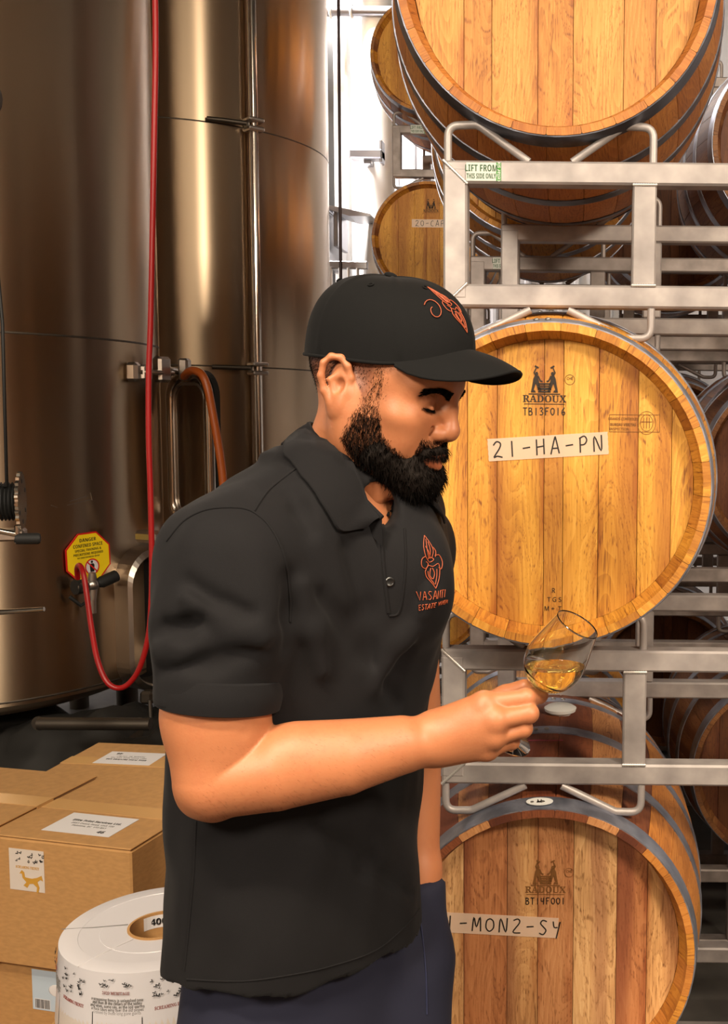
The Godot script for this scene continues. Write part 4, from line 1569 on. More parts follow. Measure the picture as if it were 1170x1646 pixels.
func beard(t: Node3D) -> void:
	var f := Field.new(Vector3(-0.075, -0.140, 0.0), Vector3(0.075, -0.022, 0.125), 0.0026)
	for s in [-1.0, 1.0]:
		f.bone(Vector3(s * 0.057, -0.044, 0.030), Vector3(s * 0.052, -0.068, 0.040), 0.008, 0.015, 0.02)
		f.bone(Vector3(s * 0.052, -0.068, 0.040), Vector3(s * 0.016, -0.091, 0.084), 0.017, 0.021, 0.02)
		f.bone(Vector3(s * 0.046, -0.056, 0.058), Vector3(s * 0.024, -0.084, 0.088), 0.012, 0.017, 0.02)
		f.bone(Vector3(s * 0.031, -0.060, 0.0885), Vector3(s * 0.018, -0.084, 0.098), 0.006, 0.012, 0.012)
		f.bone(Vector3(s * 0.006, -0.0445, 0.1065), Vector3(s * 0.024, -0.050, 0.098), 0.0055, 0.0052, 0.006)
		f.bone(Vector3(s * 0.024, -0.050, 0.098), Vector3(s * 0.031, -0.064, 0.0885), 0.0052, 0.006, 0.006)
	f.egg(Vector3(0, -0.088, 0.088), Vector3(0.032, 0.025, 0.0205), 0.015)
	f.egg(Vector3(0, -0.097, 0.080), Vector3(0.029, 0.016, 0.022), 0.015)
	f.egg(Vector3(0, -0.0775, 0.104), Vector3(0.011, 0.007, 0.006), 0.008)
	var rough := noise(170.0, FastNoiseLite.TYPE_SIMPLEX_SMOOTH, 2, 8)
	f.bend(func(p: Vector3) -> float: return rough.get_noise_3d(p.x * 1.5, p.y * 0.4, p.z * 1.5) * 0.004, 0.02)
	var mb := MB.new()
	f.nets(mb, head_xf)
	hang("beard", mb, M.hair, t)
	# single hairs over it, on the cheeks, the lip, the cropped temples and the brows
	var inv := head_xf.affine_inverse()
	var bag := {"mb": MB.new()}
	var r := RandomNumberGenerator.new()
	r.seed = 21
	var grow := func(p: Vector3, nn: Vector3, length: float, w: float, lie: Vector3) -> void:
		var d := (nn * 0.45 + lie + Vector3(r.randf() - 0.5, r.randf() - 0.5, r.randf() - 0.5) * 0.7).normalized()
		var bent := (d + lie * 0.8 + Vector3(r.randf() - 0.5, r.randf() - 0.5, r.randf() - 0.5) * 0.7).normalized()
		var side := d.cross(Vector3(r.randf() - 0.5, r.randf() - 0.5, r.randf() - 0.5)).normalized() * w
		var a := p - nn * 0.001
		var b := a + d * length * 0.55
		var c := b + bent * length * 0.45
		var hairs: MB = bag.mb
		var i := hairs.vert(head_xf * (a - side), head_xf.basis * nn)
		hairs.vert(head_xf * (a + side), head_xf.basis * nn)
		hairs.vert(head_xf * (b - side * 0.8), head_xf.basis * nn)
		hairs.vert(head_xf * (b + side * 0.8), head_xf.basis * nn)
		hairs.vert(head_xf * c, head_xf.basis * nn)
		hairs.tri_i(i, i + 1, i + 3)
		hairs.tri_i(i, i + 3, i + 2)
		hairs.tri_i(i + 2, i + 3, i + 4)
	for k in mb.v.size():
		if r.randf() < 0.95:
			var p := inv * mb.v[k]
			grow.call(p, inv.basis * mb.n[k], 0.006 + 0.009 * r.randf() * (1.2 if p.y < -0.1 else 0.9), 0.00028, Vector3(0, -0.75, 0.25))
	for k in skin_mb.v.size():
		var p := inv * skin_mb.v[k]
		if p.length() > 0.17 or p.x > 0.05: continue
		var nn := inv.basis * skin_mb.n[k]
		var d := beard_zone(p)
		if d > 0.02 and p.z > 0.012:
			for q in 4:
				if r.randf() < d: grow.call(p + Vector3(r.randf() - 0.5, r.randf() - 0.5, r.randf() - 0.5) * 0.0026, nn, (0.004 + 0.007 * r.randf()) * (0.45 + 0.55 * d) * (0.6 if p.y > -0.02 else 1.0), 0.00024, Vector3(0, -0.8, 0.15))
		elif p.y > -0.028 + p.z * 0.3 and p.y < 0.06 and p.z < 0.052 and absf(p.x) < 0.0765 and p.length() < 0.13:
			var dens := smoothstep(-0.028, 0.004, p.y) * (1.0 if p.z < 0.02 else smoothstep(0.055, 0.03, p.z) * 0.7)
			for q in 2:
				if r.randf() < dens: grow.call(p + Vector3(r.randf() - 0.5, r.randf() - 0.5, r.randf() - 0.5) * 0.0026, nn, 0.0022 + 0.0018 * r.randf(), 0.0002, Vector3(0, -0.7, -0.1))
	for k in skin_mb.v.size():                                          # fine hair on the forearm
		var p := skin_mb.v[k]
		if p.y > 1.14 and p.y < 1.28 and p.z > -1.24 and p.x > -0.43 and p.x < -0.20 and r.randf() < 0.16:
			grow.call(inv * p, inv.basis * skin_mb.n[k], 0.006, 0.00006, inv.basis * Vector3(0.9, -0.5, 0.0))
	var hs := hang("hairs", bag.mb, M.hair, t)
	hs.set_meta("kind", "stuff")
	# eyebrows and lashes
	for s in [-1.0, 1.0]:
		bag.mb = MB.new()
		for k in 2400:
			var u := r.randf()
			var c := Vector3(s * lerpf(0.010, 0.0495, u), lerpf(0.0255, 0.0310, u) + 0.0045 * sin(PI * u) - 0.003 * u * u * u, lerpf(0.1035, 0.073, u * u * 0.6 + u * 0.4))
			c.y += (r.randf() - 0.5) * lerpf(0.012, 0.005, u)
			var p := face_field.onto(c, 0.0)
			grow.call(p + face_field.slope(p) * 0.0012, face_field.slope(p), 0.006 + 0.004 * r.randf(), 0.0004, Vector3(s * 1.2, 0.25 - 0.5 * u, -0.4))
		hang("eyebrow", bag.mb, M.hair, t)
		bag.mb = MB.new()
		for k in 130:
			var u := (k % 65) / 64.0
			var p := Vector3(s * lerpf(0.020, 0.046, u), lerpf(0.0050, 0.0062, u), lerpf(0.0895, 0.0825, u) + 0.006 * sin(PI * u))
			grow.call(p, Vector3(s * 0.3, -0.3, 0.9), 0.0085, 0.0004, Vector3(s * 0.3, -0.6, 0.9))
		hang("eyelashes", bag.mb, M.hair, t)


# ------------------------------------------------------------------ the glass and its wine
const BOWL := [Vector2(0.0036, 0.0), Vector2(0.010, 0.0012), Vector2(0.0185, 0.0050), Vector2(0.0270, 0.0125), Vector2(0.0335, 0.0230), Vector2(0.0368, 0.0350), Vector2(0.0372, 0.0440), Vector2(0.0356, 0.0560), Vector2(0.0328, 0.0700), Vector2(0.0298, 0.0840), Vector2(0.0275, 0.0960)]


func bowl_radius(h: float) -> float:
	if h <= 0.0013: return -1.0
	for i in BOWL.size() - 1:
		if h < BOWL[i + 1].y:
			return BOWL[i].cubic_interpolate(BOWL[i + 1], BOWL[maxi(i - 1, 0)], BOWL[mini(i + 2, BOWL.size() - 1)], (h - BOWL[i].y) / (BOWL[i + 1].y - BOWL[i].y)).x
	return BOWL[-1].x


func glass() -> void:
	var foot := pt(866, 1104, 1.262)
	var a := Vector3(0.48, 0.84, 0.20).normalized()
	var bx := a.cross(Vector3.BACK).normalized()
	var x := Transform3D(Basis(bx, a, bx.cross(a)), foot)
	var base := x * Vector3(0, -0.082, 0)
	var t := thing("wine_glass", "stemmed tasting glass tilted in the man's hand, part filled", "glass", base)
	var inv := Transform3D(Basis(), -base)
	var outer := smooth(BOWL, 5)
	var prof := []
	for p in [Vector2(0.0, -0.083), Vector2(0.030, -0.083), Vector2(0.0325, -0.0822), Vector2(0.0325, -0.0815), Vector2(0.020, -0.0795), Vector2(0.008, -0.077), Vector2(0.0040, -0.070), Vector2(0.0034, -0.04), Vector2(0.0034, -0.01)]: prof.append(p)
	for p in outer: prof.append(p)
	prof.append(Vector2(0.0271, 0.0964))
	for k in range(outer.size() - 1, 1, -1):
		var p: Vector2 = outer[k]
		prof.append(Vector2(maxf(p.x - 0.0009, 0.0), p.y + (0.0009 if p.y < 0.02 else 0.0)))
	prof.append(Vector2(0.0, 0.0022))
	put("bowl_and_stem", MB.new().lathe(prof, 72, inv * x, 0.0, TAU, 0.4), M.glass, t)
	# the wine lies level in the tilted bowl
	var level := pt(888, 1068, 1.262).y
	var low := 1e9
	var deep := Vector3.ZERO
	for p in outer:
		for k in 48:
			var q: Vector3 = x * Vector3((p.x - 0.0012) * sin(TAU * k / 48), p.y + 0.0012, (p.x - 0.0012) * cos(TAU * k / 48))
			if q.y < low:
				low = q.y
				deep = q
	var xi := x.affine_inverse()
	var inside := func(q: Vector3) -> bool:
		var l := xi * q
		return Vector2(l.x, l.z).length() < bowl_radius(l.y - 0.0004) - 0.0011
	var rows := []
	var n := 30
	var segs := 56
	var ctr_top := x * Vector3(0, (level - foot.y) / a.y, 0)
	for k in n + 1:
		var ff := float(k) / n
		var y := lerpf(low + 0.0004, level, 1.0 - pow(1.0 - ff, 1.6))
		var c := deep.lerp(ctr_top, (y - low) / (level - low))
		c.y = y
		var row := []
		for s in segs:
			var d := Vector3(sin(TAU * s / segs), 0, cos(TAU * s / segs))
			var r0 := 0.0
			var r1 := 0.08
			for it in 22:
				var m := (r0 + r1) * 0.5
				if inside.call(c + d * m): r0 = m
				else: r1 = m
			row.append(c + d * r0)
		rows.append(row)
	var mb := MB.new()
	for k in n + 1:
		for s in segs:
			var p: Vector3 = rows[k][s]
			var du: Vector3 = rows[k][(s + 1) % segs] - rows[k][(s - 1 + segs) % segs]
			var dv: Vector3 = rows[mini(k + 1, n)][s] - rows[maxi(k - 1, 0)][s]
			var nn := du.cross(dv).normalized()
			if k < 2 or nn.length() < 0.5: nn = Vector3.DOWN
			mb.vert(p - base, nn)
	for k in n:
		for s in segs:
			var i := k * segs + s
			var j := k * segs + (s + 1) % segs
			mb.tri_i(i, j, j + segs)
			mb.tri_i(i, j + segs, i + segs)
	var top := mb.vert(Vector3(ctr_top.x, level, ctr_top.z) - base, Vector3.UP)
	var ring := []
	for s in segs: ring.append(mb.vert(rows[n][s] - base, Vector3.UP))
	for s in segs: mb.tri_i(top, ring[s], ring[(s + 1) % segs])
	var bot := mb.vert(deep - base, Vector3.DOWN)
	for s in segs: mb.tri_i(bot, (s + 1) % segs, s)
	var w := put("white_wine", mb, M.wine, self)
	w.position = base
	tag(w, "golden white wine lying level in the tilted glass", "wine")


# lettering or flat shapes wrapped round an upright cylinder of radius r about the y axis; angle 0 looks to +z
func wrapped(src: Mesh, r: float, angle: float, y: float, lean := 0.0) -> ArrayMesh:
	var arr := src.surface_get_arrays(0)
	var v: PackedVector3Array = arr[Mesh.ARRAY_VERTEX]
	var n: PackedVector3Array = arr[Mesh.ARRAY_NORMAL]
	for i in v.size():
		var a := angle + v[i].x / r
		var rr := r + v[i].z - lean * (v[i].y)
		v[i] = Vector3(sin(a) * rr, y + v[i].y, cos(a) * rr)
		var q := n[i]
		n[i] = Vector3(q.x * cos(a) + q.z * sin(a), q.y, -q.x * sin(a) + q.z * cos(a))
	arr[Mesh.ARRAY_VERTEX] = v
	arr[Mesh.ARRAY_NORMAL] = n
	arr[Mesh.ARRAY_TANGENT] = null
	var m := ArrayMesh.new()
	m.add_surface_from_arrays(Mesh.PRIMITIVE_TRIANGLES, arr)
	return m


func letters(say: String, cap_h: float, font := "Droid Sans", bold := false, stretch := 1.0) -> ArrayMesh:
	var t := TextMesh.new()
	var f := SystemFont.new()
	f.font_names = PackedStringArray([font])
	if bold: f.font_weight = 700
	t.font = f
	t.text = say
	t.font_size = 64
	t.pixel_size = cap_h / 46.0
	t.depth = 0.0004
	t.curve_step = 3.0
	var arr := t.get_mesh_arrays()
	var v: PackedVector3Array = arr[Mesh.ARRAY_VERTEX]
	for i in v.size(): v[i].x *= stretch
	arr[Mesh.ARRAY_VERTEX] = v
	arr[Mesh.ARRAY_TANGENT] = null
	var m := ArrayMesh.new()
	m.add_surface_from_arrays(Mesh.PRIMITIVE_TRIANGLES, arr)
	return m


func steg(s: float, body: MB, plates: MB, x: Transform3D) -> void:      # a plated dinosaur facing left
	var o := PackedVector2Array()
	for q in [[-1.0, -0.12], [-0.9, 0.02], [-0.72, 0.05], [-0.5, 0.12], [-0.25, 0.32], [0.05, 0.38], [0.32, 0.30], [0.55, 0.22], [0.78, 0.30], [0.95, 0.52], [1.0, 0.60], [0.93, 0.34], [0.75, 0.12], [0.5, 0.0], [0.42, -0.15], [0.46, -0.42], [0.38, -0.62], [0.26, -0.62], [0.28, -0.42], [0.18, -0.2], [-0.08, -0.22], [-0.14, -0.45], [-0.12, -0.66], [-0.26, -0.68], [-0.3, -0.42], [-0.42, -0.2], [-0.62, -0.16], [-0.82, -0.2], [-0.98, -0.2]]: o.append(Vector2(q[0], q[1]) * s)
	body.prism(o, 0.0, 0.0005, x)
	for q in [[-0.62, 0.08, 0.14], [-0.46, 0.16, 0.22], [-0.26, 0.3, 0.32], [-0.02, 0.38, 0.36], [0.22, 0.35, 0.32], [0.44, 0.25, 0.24], [0.62, 0.22, 0.16]]:
		plates.prism(PackedVector2Array([Vector2(q[0] - 0.09, q[1]) * s, Vector2(q[0] - 0.06, q[1] + q[2] * 0.6) * s, Vector2(q[0] + 0.03, q[1] + q[2]) * s, Vector2(q[0] + 0.09, q[1] + q[2] * 0.5) * s, Vector2(q[0] + 0.09, q[1] - 0.04) * s]), 0.0, 0.0007, x)


func birds(w: float, h: float, count: int, at: int, mb: MB, x: Transform3D) -> void:
	var r := RandomNumberGenerator.new()
	r.seed = at
	for k in count:
		var c := Vector2((r.randf() - 0.5) * w, (r.randf() - 0.5) * h)
		var s := (0.6 + r.randf() * 0.6) * w * 0.055
		var a := (r.randf() - 0.5) * 1.6
		var p := []
		for q in [[-1.0, 0.5], [-0.4, 0.25], [0.0, -0.2], [0.3, 0.5], [0.6, 1.0]]: p.append(c + Vector2(q[0], q[1]).rotated(a) * s)
		mb.stroke(p, s * 0.5, x, 0.0006)


# ------------------------------------------------------------------ cartons and the roll of labels
func carton(label: String, corner: Vector3, size: Vector3, turn: float, sheet: Dictionary) -> Node3D:
	var b := Basis(Vector3.UP, turn)
	var at := corner + b * Vector3(-size.x * 0.5, 0, -size.z * 0.5) - Vector3(0, size.y, 0)
	var t := thing("cardboard_box", label, "box", at, turn, "stacked cartons")
	put("body", MB.new().box(Vector3(0, size.y * 0.5 - 0.002, 0), Vector3(size.x, size.y - 0.004, size.z), 0.004), M.card, t)
	for s in [-1.0, 1.0]:
		put("flap", MB.new().box(Vector3(0, size.y - 0.001, s * size.z * 0.25), Vector3(size.x - 0.002, 0.004, size.z * 0.5 - 0.0015), 0.0015), M.card, t)
		put("flap_gap", MB.new().box(Vector3(s * (size.x * 0.5 - 0.003), size.y - 0.006, -size.z * 0.27), Vector3(0.008, 0.005, size.z * 0.40)), M.card_edge, t)
	put("tape_strip", MB.new().box(Vector3(0, size.y + 0.0013, 0), Vector3(size.x + 0.002, 0.0008, 0.055)), M.packing_tape, t)
	for s in [-1.0, 1.0]:
		put("tape_end", MB.new().box(Vector3(s * (size.x * 0.5 + 0.0006), size.y - 0.035, 0), Vector3(0.0008, 0.073, 0.055)), M.packing_tape, t)
	if sheet.has("at"):
		var sx := Transform3D(Basis(Vector3.UP, sheet.get("turn", 0.0)) * Basis(Vector3.RIGHT, -PI / 2), Vector3(sheet.at.x, size.y + 0.0018, sheet.at.y))
		var w: float = sheet.w
		var sh := put("address_label", MB.new().box(Vector3.ZERO, Vector3(w, w * 0.62, 0.0006)), M.paper, t)
		sh.transform = sx
		words("lettering", "Elite Print Services Ltd.", w * 0.05, Transform3D(Basis(), Vector3(0.03 * w, 0.09 * w, 0.0004)), M.print_black, sh, "Droid Sans", true, 0.95)
		words("lettering", "2851 Dease Road, Unit 100", w * 0.038, Transform3D(Basis(), Vector3(0.03 * w, 0.0, 0.0004)), M.print_grey, sh)
		words("lettering", "Kelowna, BC  V1X 8A1", w * 0.038, Transform3D(Basis(), Vector3(0.03 * w, -0.075 * w, 0.0004)), M.print_grey, sh)
		words("lettering", sheet.mark, w * 0.07, Transform3D(Basis(), Vector3(0.3 * w, -0.2 * w, 0.0004)), M.print_black, sh, "Droid Sans", true)
	return t


func cartons() -> void:
	var c1 := carton("open brown carton in front, a white address label and dinosaur sticker on it", pt(210, 1366, 2.1), Vector3(0.47, 0.285, 0.37), -0.22, {"at": Vector2(0.07, 0.092), "w": 0.165, "turn": 0.0, "mark": "46"})
	c1.set_meta("label", "brown carton beside the man, its address label reading 46, a picture sticker on its front")
	var st := put("sticker", MB.new().box(Vector3(-0.015, 0.215, 0.1856), Vector3(0.085, 0.09, 0.0008)), M.label_stock, c1)
	var bm := MB.new()
	birds(0.07, 0.024, 18, 4, bm, Transform3D(Basis(), Vector3(-0.008, 0.242, 0.1861)))
	put("bird_print", bm, M.print_black, st)
	words("lettering", "SCREAMING FRENZY", 0.0055, Transform3D(Basis(), Vector3(-0.013, 0.221, 0.1861)), M.print_ochre, st, "Droid Serif", true, 0.7)
	var a := MB.new()
	var o := PackedVector2Array()
	for q in [[-0.9, 0.5], [-0.7, 0.75], [-0.5, 0.6], [-0.45, 0.25], [0.1, 0.2], [0.5, 0.3], [0.9, 0.5], [1.0, 0.1], [0.8, 0.2], [0.55, 0.0], [0.7, -0.4], [0.6, -0.8], [0.45, -0.75], [0.5, -0.4], [0.2, -0.15], [-0.1, -0.2], [-0.3, -0.5], [-0.6, -0.35], [-0.35, -0.1], [-0.65, 0.2], [-0.7, 0.5]]: o.append(Vector2(q[0], q[1]) * 0.03)
	a.prism(o, 0.0, 0.0005, Transform3D(Basis(), Vector3(-0.006, 0.192, 0.1861)))
	put("animal_print", a, M.print_ochre, st)
	carton("brown carton farther back, under the tanks, its white label upside down", pt(272, 1263, 2.53), Vector3(0.36, 0.285, 0.30), -0.10, {"at": Vector2(-0.02, -0.03), "w": 0.155, "turn": PI, "mark": "46"})
	carton("brown carton cut off by the left edge, next to the carton with the picture sticker", pt(-26, 1340, 2.16), Vector3(0.42, 0.285, 0.37), -0.20, {})
	var c4 := carton("lower brown carton under the one with the picture sticker, a photo label on it", pt(243, 1577, 2.12), Vector3(0.44, 0.28, 0.37), -0.22, {})
	var ph := put("photo_label", MB.new().box(Vector3(-0.013, 0.225, 0.1858), Vector3(0.115, 0.09, 0.0008)), M.print_sky, c4)
	var dg := MB.new()
	dg.ball(Vector3(-0.008, 0.228, 0.1862), Vector3(0.022, 0.014, 0.0006), 6, 16)
	dg.ball(Vector3(0.012, 0.24, 0.1862), Vector3(0.011, 0.010, 0.0006), 6, 12)
	put("animal_print", dg, M.paper, ph)
	var dp := MB.new()
	dp.ball(Vector3(0.017, 0.246, 0.1866), Vector3(0.008, 0.006, 0.0006), 6, 12)
	dp.ball(Vector3(0.000, 0.222, 0.1866), Vector3(0.009, 0.006, 0.0006), 6, 12)
	dp.ball(Vector3(0.030, 0.222, 0.1866), Vector3(0.010, 0.007, 0.0006), 6, 12)
	put("animal_print", dp, M.print_red, ph)
	barcode(ph, Transform3D(Basis(), Vector3(-0.046, 0.194, 0.1862)), 0.035, 0.02, 3)
	# what carries them
	var p := carton("carton standing on the floor under the roll of labels, below the picture", Vector3(-0.60, 0.625, -1.63), Vector3(0.28, 0.30, 0.26), 0.0, {})
	p.set_meta("label", "carton directly under the roll of printed labels")
	var q := carton("", Vector3(-0.60, 0.323, -1.63), Vector3(0.28, 0.32, 0.26), 0.0, {})
	q.set_meta("label", "carton on the floor at the bottom of the pile under the label roll")
	var base_y := pt(243, 1577, 2.12).y - 0.285
	var pl := thing("pallet", "wooden pallet on the floor under the cartons", "pallet", Vector3(-1.2, 0, -2.4), -0.2)
	for k in 6: put("plank", MB.new().box(Vector3(0, base_y - 0.012, -0.38 + k * 0.155), Vector3(1.1, 0.02, 0.1), 0.003), M.stave_tan_1, pl)
	for k in 3: put("bearer", MB.new().box(Vector3(-0.48 + k * 0.48, (base_y - 0.024) * 0.5, 0), Vector3(0.09, base_y - 0.024, 0.9), 0.003), M.stave_tan_1, pl)
	label_roll()


func barcode(parent: Node3D, x: Transform3D, w: float, h: float, at: int) -> void:
	var r := RandomNumberGenerator.new()
	r.seed = at
	var mb := MB.new()
	put("barcode_ground", MB.new().box(x * Vector3.ZERO, Vector3(w * 1.1, h * 1.1, 0.0004)), M.paper, parent)
	var p := -w * 0.5
	while p < w * 0.5:
		var b := 0.0006 + r.randf() * 0.0012
		mb.prism(PackedVector2Array([Vector2(p, -h * 0.5), Vector2(p + b, -h * 0.5), Vector2(p + b, h * 0.5), Vector2(p, h * 0.5)]), 0.0, 0.0006, x)
		p += b + 0.0007 + r.randf() * 0.001
	put("barcode", mb, M.print_black, parent)


func label_roll() -> void:
	var c := pt(257, 1487, 1.75)
	var hgt := 0.128
	var t := thing("label_roll", "big roll of printed bottle labels lying flat beside the man's hip", "roll", Vector3(c.x, c.y - hgt, c.z))
	var rt := 0.156
	var rb := 0.166
	put("wound_paper", MB.new().lathe([Vector2(0.052, 0.0), Vector2(rb, 0.0), Vector2(rt + 0.001, hgt - 0.001), Vector2(rt - 0.002, hgt), Vector2(0.128, hgt + 0.0006), Vector2(0.1275, hgt), Vector2(0.095, hgt - 0.0006), Vector2(0.0945, hgt), Vector2(0.052, hgt - 0.001), Vector2(0.052, 0.0)], 120), M.paper_shine, t)
	put("core", MB.new().lathe([Vector2(0.052, 0.0), Vector2(0.052, hgt + 0.0015), Vector2(0.048, hgt + 0.0015), Vector2(0.048, 0.0), Vector2(0.052, 0.0)], 64), M.card, t)
	put("core_floor", MB.new().lathe([Vector2(0.0478, hgt - 0.06), Vector2(0.0, hgt - 0.06)], 40), M.card_edge, t)
	put("loose_edge", MB.new().tube([Vector3(-0.055, hgt + 0.0004, 0.0), Vector3(-0.11, hgt + 0.0004, 0.012), Vector3(-0.16, hgt, 0.018)], 0.0007, 5), M.print_grey, t)
	put("loose_edge", MB.new().tube([Vector3(-0.025, hgt + 0.0002, 0.05), Vector3(-0.05, hgt + 0.0002, 0.09), Vector3(-0.075, hgt, 0.14)], 0.0006, 5), M.paper, t)
	# number sticker inside the core
	var a0 := PI + 0.42
	var stc := MB.new()
	for k in 8:
		var a := a0 - 0.55 + 1.1 * k / 8.0
		var b := a0 - 0.55 + 1.1 * (k + 1) / 8.0
		stc.face([Vector3(sin(a) * 0.0476, hgt - 0.026, cos(a) * 0.0476), Vector3(sin(b) * 0.0476, hgt - 0.026, cos(b) * 0.0476), Vector3(sin(b) * 0.0476, hgt - 0.003, cos(b) * 0.0476), Vector3(sin(a) * 0.0476, hgt - 0.003, cos(a) * 0.0476)], Vector3(sin(a), 0, cos(a)))
	var sk := put("core_sticker", stc, M.paper, t)
	words("lettering", "4060", 0.0115, Transform3D(Basis(Vector3.UP, 0.42), Basis(Vector3.UP, 0.42) * Vector3(0.004, hgt - 0.0145, -0.0462)), M.print_black, sk, "Droid Sans", true, 1.05)
	# labels round the outside: a picture label, a text label, and so on
	var lean := (rb - rt) / hgt
	var mid_r := (rt + rb) * 0.5
	var step := [0.50, 0.57]
	var at := -1.36
	for k in 6:
		var w: float = step[k % 2] * mid_r - 0.0035
		var angle: float = at + step[k % 2] * 0.5
		at += step[k % 2]
		var flat := MB.new()
		for q in 10:
			var x0 := -w * 0.5 + w * q / 10.0
			var x1 := -w * 0.5 + w * (q + 1) / 10.0
			flat.face([Vector3(x0, -hgt * 0.485, 0.0003), Vector3(x1, -hgt * 0.485, 0.0003), Vector3(x1, hgt * 0.46, 0.0003), Vector3(x0, hgt * 0.46, 0.0003)], Vector3(0, 0, -1))
		var lb := put("label", wrapped(flat.mesh(), mid_r, angle, hgt * 0.5, lean), M.label_stock, t)
		put("dark_gap", wrapped(MB.new().box(Vector3(w * 0.5 + 0.0017, 0, 0.0002), Vector3(0.0016, hgt * 0.95, 0.0004)).mesh(), mid_r, angle, hgt * 0.5, lean), M.print_black, lb)
		var fx := Transform3D(Basis(), Vector3(0, 0, 0.0004))
		var add := func(called: String, m: Mesh, dx: float, dy: float, mt: Material) -> void:
			put(called, wrapped(m, mid_r + 0.0004, angle + dx / mid_r, hgt * 0.5 + dy, lean), mt, lb)
		if k % 2 == 1:
			var bm := MB.new()
			birds(w * 0.7, hgt * 0.30, 24, 10 + k, bm, fx)
			add.call("bird_print", bm.mesh(), 0.0, hgt * 0.27, M.print_black)
			add.call("lettering", letters("SCREAMING FRENZY", 0.0052, "Droid Serif", true, 0.72), 0.0, 0.003, M.print_red)
			var bb := MB.new()
			var pp := MB.new()
			steg(w * 0.42, bb, pp, fx)
			add.call("dinosaur_plates", pp.mesh(), 0.0, -hgt * 0.24, M.print_brown)
			add.call("dinosaur_print", bb.mesh(), 0.0, -hgt * 0.24, M.print_ochre)
			add.call("lettering", letters("MERITAGE", 0.0028), -w * 0.32, -hgt * 0.42, M.print_red)
		else:
			var bm := MB.new()
			birds(w * 0.7, hgt * 0.12, 12, 30 + k, bm, fx)
			add.call("bird_print", bm.mesh(), 0.0, hgt * 0.37, M.print_black)
			add.call("lettering", letters("2020 MERITAGE", 0.0042, "Droid Serif", false, 0.9), 0.0, hgt * 0.25, M.print_red)
			for line in 10:
				add.call("lettering", letters(["a screaming frenzy is unleashed now", "and then in the cellars of the valley", "and vines, some say, as the soil warms", "a flock takes wing over the old slopes", "crossed by those long gone giants", "their ancient voice is heard again", "each autumn, when the fruit is ripe", "deep fruit, spice and dark chocolate", "with a finish long as their tails", "best enjoyed loudly among friends"][line], 0.0024, "Droid Sans", false, 0.8), 0.0, hgt * (0.16 - line * 0.042), M.print_grey)
			add.call("lettering", letters("13.8%  750 mL", 0.0036), -w * 0.2, -hgt * 0.36, M.print_grey)
			add.call("ring_mark", MB.new().stroke(_ring(0.006, 0.006), 0.0014, fx).mesh(), w * 0.32, -hgt * 0.30, M.print_grey)
			var bars := MB.new()
			var p := -0.016
			var r := RandomNumberGenerator.new()
			r.seed = 5 + k
			while p < 0.016:
				var wd := 0.0005 + r.randf() * 0.001
				bars.box(Vector3(p, 0, 0.0004), Vector3(wd, 0.02, 0.0004))
				p += wd + 0.0006 + r.randf() * 0.0008
			add.call("barcode", bars.mesh(), w * 0.22, -hgt * 0.42, M.print_black)


